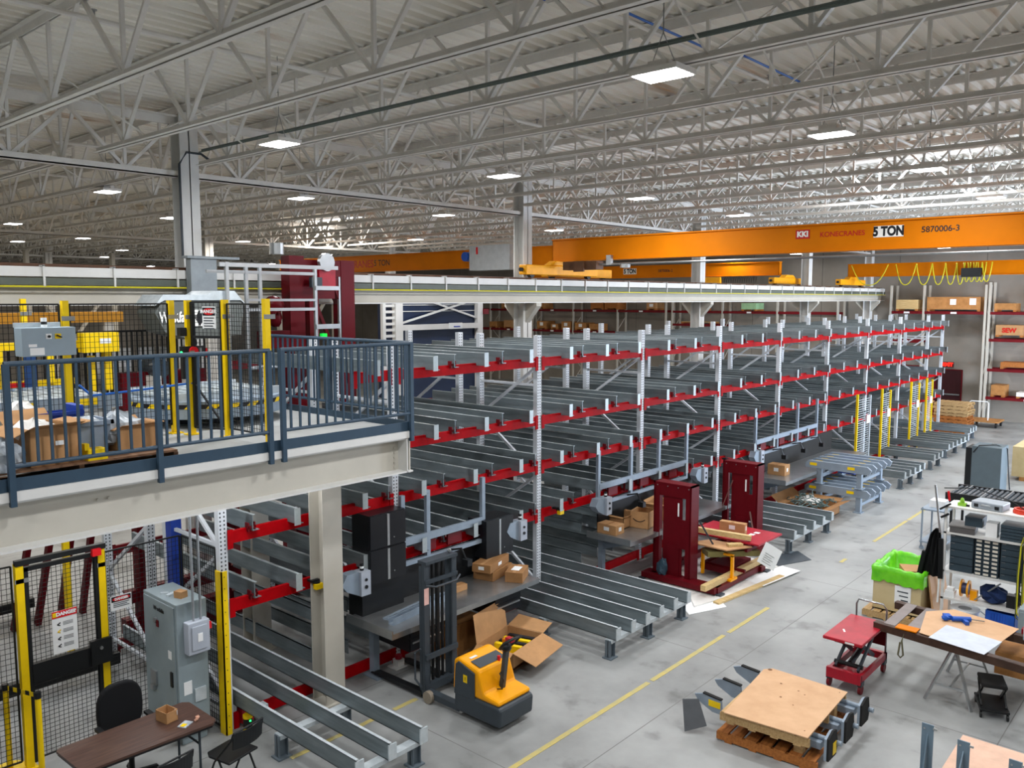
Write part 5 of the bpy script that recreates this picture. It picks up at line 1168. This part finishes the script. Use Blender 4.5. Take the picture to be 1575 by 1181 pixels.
# shelf unit
sf = thing('shelving_unit', 'white steel shelving unit packed with drawers, hoses and tools', 'shelf', (14.8, 3.0, 0))
for (x, y) in ((14.5, 3.55), (15.0, 3.55), (14.5, 2.3), (15.0, 2.3)): MB().box(x - .02, y - .02, 0, x + .02, y + .02, 2.0).build('post', white, sf)
for z in (.08, .5, .95, 1.58, 2.0): MB().box(14.48, 2.28, z - .03, 15.02, 3.57, z).build('shelf', white, sf)
MB().bar((15.0, 3.5, .5), (15.0, 2.9, .1), .02).bar((15.0, 2.9, .5), (15.0, 2.4, .1), .02).build('brace', steel, sf)
def drawer_cab(y0, y1, n, lab, cols=1, labs=False):
    t = thing('parts_cabinet', lab, 'drawer cabinet', (14.7, (y0 + y1) / 2, .95)); MB().box(14.55, y0, .95, 14.95, y1, 1.54).build('body', slate, t)
    w_ = (y1 - y0) / cols; h = .59 / n
    for c in range(cols):
        for i in range(n):
            d = MB().box(14.53, y0 + c * w_ + .008, .955 + i * h, 14.55, y0 + (c + 1) * w_ - .008, .95 + (i + 1) * h - .006).build('drawer', slate, t)
            if labs: MB().box(14.527, y0 + c * w_ + .02, .965 + i * h, 14.53, y0 + (c + 1) * w_ - .02, .95 + (i + .75) * h).build('drawer_label', mat('aged label', '#d8d2c4', .6), d)
            else: MB().box(14.52, y1 - .07, .95 + (i + .8) * h, 14.53, y1 - .02, .95 + (i + .85) * h).build('pull', steel, d)
drawer_cab(3.14, 3.48, 5, 'slate drawer cabinet with wide drawers at the left of the shelf')
drawer_cab(2.78, 3.12, 9, 'slate small-parts cabinet with three columns of labelled drawers', 3, True)
drawer_cab(2.4, 2.76, 6, 'slate drawer cabinet behind the hanging hoses at the right of the shelf')
ca = thing('tool_case', 'silver-grey tool case with two black latches on top of the shelf', 'case', (14.75, 2.98, 2.0), R(-8))
MB().cb(0, 0, 0, .34, .46, .12).build('shell', mat('case grey', '#9aa3ac', .4), ca, world=False, bevel=.02); 
for s in (-1, 1): MB().cb(-.175, s * .15, .03, .012, .06, .05).build('latch', black, ca, world=False)
MB().tube([(-.17, -.08, .05), (-.2, -.06, .08), (-.2, .06, .08), (-.17, .08, .05)], .009, 6).build('handle', alu, ca, world=False)
tag(MB().ring((14.75, 2.52, 2.02), 2, .12, .15, -.02, .02, 24).ring((14.75, 2.52, 2.05), 2, .11, .14, -.01, .02, 24).build('hose_coil', mat('coil orange red', '#d8432c', .45)), 'orange-red coiled hose on top of the shelf', 'hose')
ll = thing('laser_level', 'small lime green device on top of the shelf', 'device', (14.65, 3.36, 2.0)); MB().cb(14.65, 3.36, 2.0, .08, .12, .05).blob((14.65, 3.36, 2.08), .035, .035, .05).build('body', mat('lime green', '#8fc63c', .4), ll); MB().cb(14.65, 3.28, 2.0, .03, .05, .03).build('tip', black, ll)
cl = thing('bar_clamp', 'upright bar clamp with red handle at the top left corner of the shelf', 'clamp', (14.5, 3.62, 1.9))
MB().bar((14.47, 3.62, 1.55), (14.45, 3.72, 2.32), .03, .012).build('bar', steel, cl); MB().bar((14.47, 3.64, 1.93), (14.45, 3.48, 2.05), .02, .03).bar((14.47, 3.62, 1.8), (14.45, 3.5, 1.88), .02, .035).build('jaw', black, cl); MB().cyl((14.44, 3.5, 2.1), (14.44, 3.52, 2.25), .018, 10).build('grip', e_red, cl)
tag(MB().tube([(14.5, 3.6, 2.28), (14.7, 3.2, 2.3), (14.8, 2.7, 2.15), (14.7, 2.2, 1.9)], .008, 5).build('cable', black), 'thin black cable arching over the top of the shelf', 'cable')
tb = thing('grey_tray', 'shallow grey-brown lidded tray on the second shelf', 'tray', (14.7, 3.33, 1.58), .1); MB().cb(0, 0, 0, .4, .36, .1).build('tub', mat('tray grey', '#5c5a5a', .5), tb, world=False, bevel=.01); MB().cb(0, 0, .1, .42, .38, .02).build('lid', mat('tray lid', '#7d7a78', .5), tb, world=False)
for i in range(5): tag(MB().box(14.52, 2.4, 1.58 + i * .05, 14.9, 2.78, 1.622 + i * .05).build('parts_tray', slate), 'dark slate parts tray in the pile on the second shelf, %s from the bottom' % ORD[i], 'tray', 'slate trays on the second shelf')
tag(MB().box(14.6, 2.84, 1.58, 14.8, 3.0, 1.8).build('book_box', paper), 'white box standing between the trays on the second shelf', 'box')
tag(MB().box(14.6, 3.05, 1.7, 14.9, 3.3, 1.85).build('parts_bin', slate), 'slate bin at the back of the second shelf', 'bin')
sp = thing('cable_spool', 'yellow spool stand with purple cable on the middle shelf', 'spool', (14.7, 3.25, .5)); MB().ring((14.65, 3.25, .66), 1, .09, .14, -.06, -.04, 18).ring((14.65, 3.25, .66), 1, .09, .14, .04, .06, 18).cb(14.65, 3.12, .5, .1, .1, .16).build('flange', yel_o, sp); MB().cyl((14.65, 3.2, .66), (14.65, 3.3, .66), .09, 16).build('cable_winding', mat('slate purple', '#3a4468', .5), sp)
tag(MB().blob((14.75, 2.85, .62), .2, .2, .14, 12, .3, low=-.8).build('cloth_pile', mat('dark blue cloth', '#1a2d55', .9)), 'heap of dark blue cloth on the middle shelf', 'cloth')
tag(MB().cb(14.68, 2.6, .5, .14, .12, .2).build('battery_charger', black), 'black charger block on the middle shelf', 'charger')
tag(MB().cb(14.6, 3.45, .5, .16, .14, .1).cb(14.6, 3.45, .6, .1, .1, .05).build('white_jar', paper), 'white jar at the left of the middle shelf', 'jar')
bk = thing('white_coil', 'white bucket-shaped coil of tape on the bottom shelf', 'coil', (14.7, 3.25, .08)); MB().ring((14.7, 3.25, .08), 2, .12, .2, 0, .22, 24).ring((14.7, 3.25, .3), 2, .1, .22, 0, .02, 24).build('coil', paper, bk)
bcr = thing('storage_crate', 'bright blue plastic crate on the bottom shelf', 'crate', (14.65, 2.7, .08)); m = MB(); openbox(m, 14.68, 2.7, .08, .32, .42, .34, -.1, t=.012, flaps=0); m.build('crate', blue, bcr)
m = MB()
for q in range(9): m.cb(14.515, 2.52 + q * .04, .12, .004, .01, .28, rz=-.1)
m.build('rib', royal, bcr)
hs = thing('hanging_hoses', 'looped black, olive and yellow cables hanging from the right front of the shelf', 'hoses', (14.42, 2.42, .3)); r = random.Random(11)
for q in range(9):
    y = 2.38 + r.uniform(-.04, .1); w_ = r.uniform(.03, .09); zb = r.uniform(.35, .9)
    MB().tube([(14.43, y - w_, zb + .1), (14.42, y - w_ * 1.1, 1.1), (14.43, y - w_ * .7, 1.55), (14.44, y, 1.7), (14.43, y + w_ * .7, 1.55), (14.42, y + w_, 1.1), (14.43, y + w_ * .9, zb), (14.43, y, zb - .05)], .011, 6).build('hose', [mat('olive hose', '#5f6430', .6), black, mat('olive hose'  , '#5f6430'), cable_y][q % 4], hs)
jk = thing('work_jacket', 'black jacket hanging at the left side of the shelf', 'jacket', (14.5, 3.75, .75))
m = MB(); n = 10
sec = [(1.6, .03), (1.5, .08), (1.2, .12), (.95, .15), (.8, .16)]
for (za, wa), (zb_, wb) in zip(sec, sec[1:]):
    for i in range(n):
        f = lambda w_, i, z: (14.5 + .04 * math.sin(i * 1.9 + z * 4), 3.66 + w_ * (2 * i / n - .6))
        a = f(wa, i, za); b = f(wa, i + 1, za); c = f(wb, i + 1, zb_); d = f(wb, i, zb_); k0 = len(m.v)
        m.hexa([(d[0], d[1], zb_), (c[0], c[1], zb_), (c[0] + .03, c[1], zb_), (d[0] + .03, d[1], zb_), (a[0], a[1], za), (b[0], b[1], za), (b[0] + .03, b[1], za), (a[0] + .03, a[1], za)])
m.build('body', cloth, jk); MB().bar((14.48, 3.6, 1.45), (14.47, 3.58, .8), .07, .06).bar((14.48, 3.84, 1.2), (14.47, 3.92, .7), .06, .07).build('sleeve', cloth, jk)
tag(MB().bar((14.45, 3.6, .4), (14.48, 3.6, 1.0), .025).build('white_rod', paper), 'white rod standing at the left foot of the shelf', 'rod')
# gaylord
pallet('pallet', 'pale pallet under the green-lined bulk box', 14.75, 4.15, 0, 1.25, 1.05, 0, wood)
gb = thing('bulk_box', 'large plywood bulk box lined with a bright green bag', 'box', (14.78, 4.17, .13))
crate_m = mat('pale crate board', '#cdbd93', .7, col2='#bda97c', scale=2)
MB().box(14.25, 3.8, .131, 15.3, 3.82, .84).box(14.25, 4.53, .131, 15.3, 4.55, .84).box(14.25, 3.82, .131, 14.27, 4.53, .84).box(15.28, 3.82, .131, 15.3, 4.53, .84).box(14.25, 3.8, .131, 15.3, 4.55, .15).build('box', crate_m, gb)
m = MB(); N_ = 64; loops = []; rr = random.Random(4)
def rect(q, off):
    L_ = [(14.25, 3.8), (15.3, 3.8), (15.3, 4.55), (14.25, 4.55)]; per = [1.05, .75, 1.05, .75]; d_ = q / N_ * 3.6; k_ = 0
    while d_ > per[k_] and k_ < 3: d_ -= per[k_]; k_ += 1
    a_, b_ = L_[k_], L_[(k_ + 1) % 4]; f_ = min(1, d_ / per[k_]); x_, y_ = a_[0] + (b_[0] - a_[0]) * f_, a_[1] + (b_[1] - a_[1]) * f_
    return (14.775 + (x_ - 14.775) * (1 + off / .525), 4.175 + (y_ - 4.175) * (1 + off / .375))
wv = [rr.uniform(-1, 1) for q in range(N_)]
for (off, z_, am, ao) in ((.035, .63, .03, .012), (.03, .76, .012, .012), (.04, .86, .018, .01), (0.0, .885, .02, .004), (-.045, .82, .01, .008), (-.05, .58, .0, .008)):
    lp = []
    for q in range(N_):
        x_, y_ = rect(q, off + ao * wv[(q * 5) % N_]); lp.append(len(m.v)); m.v.append((x_, y_, z_ + am * wv[q] + am * .6 * math.sin(q * .7)))
    loops.append(lp)
for a_, b_ in zip(loops, loops[1:]):
    for q in range(N_):
        k_ = (q + 1) % N_; m.f.append((a_[q], a_[k_], b_[k_], b_[q])); m.m.append(0)
m.f.append(tuple(loops[-1])); m.m.append(0)
m.build('liner', green, gb, smooth=True)
MB().cb(14.75, 4.1, .57, .4, .3, .22, rz=.5).build('scrap_carton', card, gb)
MB().box(14.235, 3.95, .3, 14.249, 4.2, .6).build('paper_notice', paper, gb)
m = MB()
for q in range(3): m.box(14.232, 3.99, .5 - q * .07, 14.235, 4.16 - .03 * q, .52 - q * .07)
m.build('handwriting', char, gb)
tag(MB().hexa([(14.45, 3.62, .05), (15.3, 3.62, .05), (15.3, 3.65, .05), (14.45, 3.65, .05), (14.45, 3.74, .8), (15.3, 3.74, .8), (15.3, 3.77, .8), (14.45, 3.77, .8)]).build('plywood_board', ply), 'plywood board leaning between the bulk box and the shelf', 'board')
# right edge
gcb = thing('metal_locker', 'small grey metal cabinet at the right edge below the hanging hoses', 'cabinet', (13.6, 2.1, 0)); MB().box(13.4, 1.5, 0, 13.9, 2.28, .92).build('body', cab_grey, gcb, bevel=.01); MB().box(13.385, 1.52, .05, 13.4, 2.26, .88).build('door', cab_grey, gcb)
for i, (x, y, z) in enumerate(((12.85, 1.98, .84), (12.95, 1.92, .9), (12.7, 2.05, .8))):
    t = thing('caster_wheel', 'grey and red castor wheel at the right edge, %s' % ['front', 'top', 'bottom'][i], 'wheel', (x, y, z)); MB().ring((x, y, z + .1), 1, .06, .1, -.025, .025, 22).build('tyre', cart_red, t); MB().cyl((x, y - .02, z + .1), (x, y + .02, z + .1), .06, 18).build('hub', steel, t); MB().cb(x, y + .04, z, .1, .03, .1).build('fork', cart_red, t)
tag(MB().box(12.4, 1.9, .3, 12.9, 2.35, .6).build('wooden_crate', osb), 'small wooden crate under the channel frame at the right', 'crate')
tag(MB().cb(12.3, 1.7, .85, .5, .5, .25, rz=.5).build('plastic_sheet', mat('frosted blue plastic', '#a9bfcc', .3)), 'pale blue plastic block at the right edge on the channel frame', 'block')
tag(MB().box(15.3, 1.9, 1.0, 15.8, 2.2, 1.25).build('blue_bin', royal), 'blue bin behind the shelf at the right edge', 'bin'); tag(MB().box(15.3, 1.7, .55, 15.8, 2.2, .8).build('carton', card), 'carton behind the shelf at the right edge', 'box')
tag(MB().box(15.3, 1.9, 1.3, 15.8, 2.2, 1.6).build('red_box', cart_red), 'dark red box behind the shelf at the right edge', 'box')
t = thing('back_rack', 'white frame carrying bins at the right edge behind the shelf', 'rack', (15.6, 1.9, 0)); MB().box(15.25, 2.22, 0, 15.29, 2.26, 1.9).box(15.8, 2.22, 0, 15.84, 2.26, 1.9).build('post', white, t); MB().box(15.25, 1.5, .97, 15.85, 2.26, .995).box(15.25, 1.5, .52, 15.85, 2.26, .545).box(15.25, 1.5, 1.27, 15.85, 2.26, 1.295).build('shelf', white, t)
rc = thing('belt_conveyor', 'black roller conveyor section behind the shelf', 'conveyor', (21, 3.5, 0))
MB().box(20.45, 1.5, .72, 20.5, 5.05, .95).box(21.55, 1.5, .72, 21.6, 5.05, .95).build('side_frame', black, rc)
m = MB(); y = 1.6
while y < 5.0: m.cyl((20.5, y, .9), (21.55, y, .9), .04, 8); y += .105
m.build('roller', char, rc)
m = MB()
for q in range(8): m.box(20.45, 1.8 + q * .42, .945, 21.6, 1.83 + q * .42, .955)
m.build('tie_bar', alu, rc)
for (x, y) in ((20.5, 4.9), (21.5, 4.9), (20.5, 2), (21.5, 2)): MB().box(x, y, 0, x + .05, y + .05, .72).build('leg', black, rc)
gc = thing('control_cabinet', 'large grey control cabinet standing open beyond the roller conveyor', 'cabinet', (25.9, 5.3, 0))
MB().box(25.2, 4.9, .05, 26.0, 5.62, 1.32).box(25.25, 4.95, 0, 25.95, 5.6, .05).build('body', mat('cabinet dark grey', '#5d6b72', .5, var=.04), gc, bevel=.01); MB().box(25.25, 5.62, .1, 25.95, 5.78, 1.25).build('open_door', black, gc)
MB().ring((25.6, 5.2, 1.36), 1, .03, .04, -.01, .01, 12).build('lifting_eye', steel, gc); MB().tube([(25.18, 5.58, 1.15), (25.22, 5.45, 1.34), (25.5, 5.1, 1.36), (25.75, 4.88, 1.25), (25.85, 4.84, .6), (25.9, 4.8, .1)], .016, 6).build('cable', black, gc)
kt = thing('tool_cart', 'small white cart behind the shelf', 'cart', (19.2, 4.85, 0)); MB().box(18.8, 4.6, .85, 19.6, 5.1, .88).box(18.8, 4.6, .15, 19.6, 5.1, .18).build('tray', grey_blue, kt)
for (x, y) in ((18.82, 4.62), (19.55, 4.62), (18.82, 5.06), (19.55, 5.06)): MB().box(x, y, .06, x + .03, y + .03, .9).cyl((x, y, .03), (x + .03, y, .03), .05, 10).build('leg', grey_blue, kt)
MB().cb(19.2, 4.85, .88, .3, .3, .15).build('carton', paper, kt)
c_ = thing('wooden_crate', 'large tan crate on skids at the right edge beyond the grey control cabinet', 'crate', (28.6, 4.6, 0)); MB().box(27.9, 3.6, .12, 29.4, 5.15, 1.0).build('box', crate_m, c_); MB().box(27.9, 3.8, 0, 29.4, 3.95, .12).box(27.9, 4.8, 0, 29.4, 4.95, .12).build('skid', osb, c_)
c_ = thing('wooden_crate', 'orange-brown slatted crate behind the large tan crate', 'crate', (31, 4.9, 0)); MB().box(30.5, 4.3, .1, 31.5, 5.25, 1.35).build('box', osb, c_); MB().box(30.5, 4.35, 0, 31.5, 4.5, .1).box(30.5, 5.05, 0, 31.5, 5.2, .1).build('skid', osb, c_)
# brackets crate at the lower right corner
bxw = thing('crate_with_sheet', 'pinkish hardboard-topped crate at the lower right corner', 'crate', (9.1, 1.4, 0)); MB().box(8.4, .7, .05, 9.68, 2.05, .58).build('box', crate_m, bxw); MB().prism([(8.38, 2.08), (9.72, 2.1), (9.72, .6), (8.38, .6)], 2, .581, .6).build('sheet', mat('pink hardboard', '#d9b29a', .6), bxw)
for i, (x, y) in enumerate(((8.72, 2.2), (8.66, 1.86), (8.66, 1.42))):
    t = thing('steel_bracket', 'grey-blue triangular steel bracket at the lower right corner, %s from the left' % ORD[i], 'bracket', (x, y, .0), 0, 'triangular brackets in the corner')
    z0 = 0 if i == 0 else .6
    MB().box(x, y - .055, z0, x + .012, y + .055, 1.08 - .03 * i).build('plate', mat('bracket blue grey', '#6f8595', .45), t); MB().prism([(x, z0), (x, .98 - .03 * i), (x - .3, z0)], 1, y - .006, y + .006).build('gusset', mat('bracket blue grey', '#6f8595'), t)
    MB().cyl((x - .004, y + .03, 1.03 - .03 * i), (x, y + .03, 1.03 - .03 * i), .01, 8).box(x - .01, y - .09, 1.04 - .03 * i, x, y - .05, 1.06 - .03 * i).build('lug', alu, t)
# ================================================================== far wall
d = MB().box(41.1, 9.75, 0, 41.2, 10.8, 2.12).build('door_1', mat('door maroon', '#330a10', .5)); struct(d)
MB().box(41.08, 9.7, 0, 41.1, 9.75, 2.16).box(41.08, 10.8, 0, 41.1, 10.85, 2.16).box(41.08, 9.7, 2.12, 41.1, 10.85, 2.16).build('door_frame', maroon, d); MB().box(41.04, 9.8, 1.0, 41.1, 10.7, 1.06).build('push_bar', steel, d)
ex = thing('exit_sign', 'lit red EXIT sign above the maroon door', 'exit sign', (41.1, 10.28, 2.28)); MB().box(41.08, 10.1, 2.25, 41.19, 10.55, 2.47).build('housing', mat('sign dark', '#5e1512', .5), ex); text('EXIT', .2, (41.075, 10.325, 2.36), FX, exit_e, ex, bold=.012)
def wall_rack(ys, zs, lab, X=40.2, top=5.9):
    t = thing('pallet_rack', lab, 'pallet rack', (X, (ys[0] + ys[-1]) / 2, 0), 0, 'racks on the far wall')
    for y in ys:
        for x in (X, X + .85): MB().box(x - .045, y - .045, 0, x + .045, y + .045, top).build('post', cream, t)
        m = MB(); z = .3; s = 0
        while z < top - .9: m.bar((X + .85 * s, y, z), (X + .85 * (1 - s), y, z + .8), .03); z += .8; s = 1 - s
        m.build('brace', cream, t)
    for i in range(len(ys) - 1):
        for z in zs[i] if isinstance(zs[0], (list, tuple)) else zs:
            for x in (X - .03, X + .88): MB().box(x - .02, ys[i] + .05, z - .06, x + .02, ys[i + 1] - .05, z + .06).build('beam', dred, t)
            MB().box(X - .055, (ys[i] + ys[i + 1]) / 2 - .12, z - .04, X - .05, (ys[i] + ys[i + 1]) / 2 + .12, z + .04).build('paper_label', paper, t)
wall_rack([8.75, 11.2, 12.6], [[4.69], [4.69, 3.4, 2.2]], 'tall far-wall rack spanning above the maroon door')
wall_rack([5.4, 8.6], [4.69, 3.55, 2.28, 1.08], 'far-wall rack right of the door with four dark red beam levels', top=6.0)
wall_rack([15.0, 18.0, 21.0, 24.0], [[4.6], [4.6], [4.6, 3.9]], 'far-wall rack just left of the corner columns', top=5.2)
wall_rack([24.4, 27.6, 30.8, 34.0], [[4.6], [4.6, 3.35], [4.6, 3.35]], 'far-wall rack behind the near columns', top=5.2)
wall_rack([34.4, 37.6, 40.8], [4.6, 3.35], 'far-wall rack at the left end behind the runway', top=5.2)
FB = [(11.9, 4.76, .9, .5, woodx, 'pale plank crate on the top beam at the left of the tall rack'), (10.0, 4.76, 2.1, .62, osb, 'long plywood crate with papers on the top beam above the door'), (8.0, 4.76, .8, .35, osb, 'low brown crate on the top beam right of the door'), (6.0, 4.76, .9, .6, osb, 'brown crate on the top beam at the far right edge'),
      (7.8, 3.7, 1.0, .5, card, 'large carton with red lettering on the second beam'), (6.4, 3.62, .8, .5, woodx, 'cream wrapped block beside the lettered carton'), (7.2, 2.36, 1.7, .28, wood_o, 'pile of orange pallets on the third beam'), (8.1, 1.15, .5, .5, osb, 'brown torn bundle on the low beam'), (6.9, 1.15, 1.0, .25, film, 'heap of white plastic on the low beam'),
      (33.3, 4.68, .6, .45, osb, 'crate with label on the upper beam of the rack, leftmost'), (29.0, 4.68, .9, .5, wood_o, 'orange slatted crate on the upper beam behind the runway'), (28.0, 4.68, .9, .45, wood_o, 'second orange slatted crate on the upper beam'), (25.3, 4.68, .6, .4, card, 'carton with label on the upper beam'), (22.4, 4.68, .6, .4, osb, 'brown crate on the upper beam at the middle'), (19.5, 4.68, .8, .4, mat('pale green wrap', '#9fc79a', .5), 'pale green wrapped load on the upper beam'),
      (33.2, 3.43, .7, .5, osb, 'labelled brown carton on the lower beam, first from the left'), (32.2, 3.43, .5, .35, osb, 'labelled brown carton on the lower beam, second from the left'), (31.3, 3.43, .65, .5, osb, 'labelled brown carton on the lower beam, third from the left'), (30.2, 3.43, .8, .45, osb, 'labelled brown carton on the lower beam, fourth from the left'), (29.2, 3.43, .7, .4, osb, 'brown carton on the lower beam, fifth from the left'), (22.5, 3.98, 1.8, .1, woodx, 'flat pale boards on the lower beam at the middle'), (36.2, 4.68, .7, .5, osb, 'brown crate left of the storage column on the upper beam'), (36.0, 3.43, .7, .5, card, 'carton left of the storage column on the lower beam'), (37.3, 3.43, .6, .4, osb, 'small crate at the far left of the lower beam')]
for (y, z, w_, h, mm, lab) in FB:
    t = thing('wooden_crate' if mm is not card else 'cardboard_box', lab, 'crate' if mm is not card else 'box', (40.6, y, z))
    MB().box(40.1, y - w_ / 2, z + .08, 41.0, y + w_ / 2, z + h).build('box', mm, t); MB().box(40.1, y - w_ / 2, z, 41.0, y - w_ / 2 + .1, z + .08).box(40.1, y + w_ / 2 - .1, z, 41.0, y + w_ / 2, z + .08).build('skid', wood_o, t)
    if 'paper' in lab or 'label' in lab: MB().box(40.09, y - .12, z + h * .45, 40.1, y + .12, z + h * .85).build('paper_label', paper, t)
    if 'lettering' in lab: text('SEW', .26, (40.09, y, z + h * .55), FX, tred, t, bold=.012)
    if 'papers' in lab: MB().box(40.09, y - .9, z + h * .45, 40.1, y - .65, z + h * .9).build('paper_label', paper, t)
fc = thing('platform_cart', 'flat platform cart with a bent white push bar by the far wall', 'cart', (39.2, 8.2, 0)); MB().box(38.6, 7.7, .22, 39.7, 8.9, .28).build('deck', osb, fc); MB().tube([(38.9, 8.85, .28), (38.9, 8.85, 1.0), (38.9, 8.8, 1.05), (38.9, 8.2, 1.05), (38.9, 8.15, 1.0), (38.9, 8.15, .28)], .022, 6).build('push_bar', paper, fc)
for (x, y) in ((38.7, 7.8), (38.7, 8.7), (39.6, 7.8), (39.6, 8.7)): MB().cyl((x, y - .03, .11), (x, y + .03, .11), .11, 12).build('wheel', black, fc)
# hidden second row of goods seen between the rack levels
for i, (x, w_, h, z, mm) in enumerate(((8.6, 1.4, .5, 2.2, card), (10.4, 1.6, .45, 2.2, osb), (12.8, 1.2, .6, 2.2, card), (15.4, 1.5, .5, 2.2, osb))):
    t = thing('stored_carton', 'large brown carton glimpsed through the rack, %s from the left' % ORD[i], 'box', (x, 14.9, 0)); MB().box(x, 14.6, 1.6, x + w_, 15.4, 1.6 + h + .3).build('carton', mm, t); MB().box(x, 14.6, 0, x + .1, 15.4, 1.6).box(x + w_ - .1, 14.6, 0, x + w_, 15.4, 1.6).build('support', maroon, t)

t = thing('steel_parts', 'white and red steel parts stacked on the roller conveyor at the right edge', 'steel parts', (21, 3.2, .96))
for i in range(4): MB().box(20.6, 2.2 + .03 * i, .96 + i * .1, 21.4, 3.3 - .05 * i, 1.0 + i * .1).build('white_profile', white, t); MB().box(20.7, 2.3, 1.0 + i * .1, 21.3, 3.15 - .05 * i, 1.06 + i * .1).build('red_profile', dred, t)

tag(MB().blob((14.75, 2.55, .6), .12, .1, .1, 10, .3).build('cloth_pile', black), 'small heap of black cloth beside the charger on the middle shelf', 'cloth')
tag(MB().bar((14.6, 3.1, .52), (14.62, 2.75, .86), .02, .02).build('hand_tool', steel), 'thin metal rod leaning over the blue cloth on the middle shelf', 'tool')
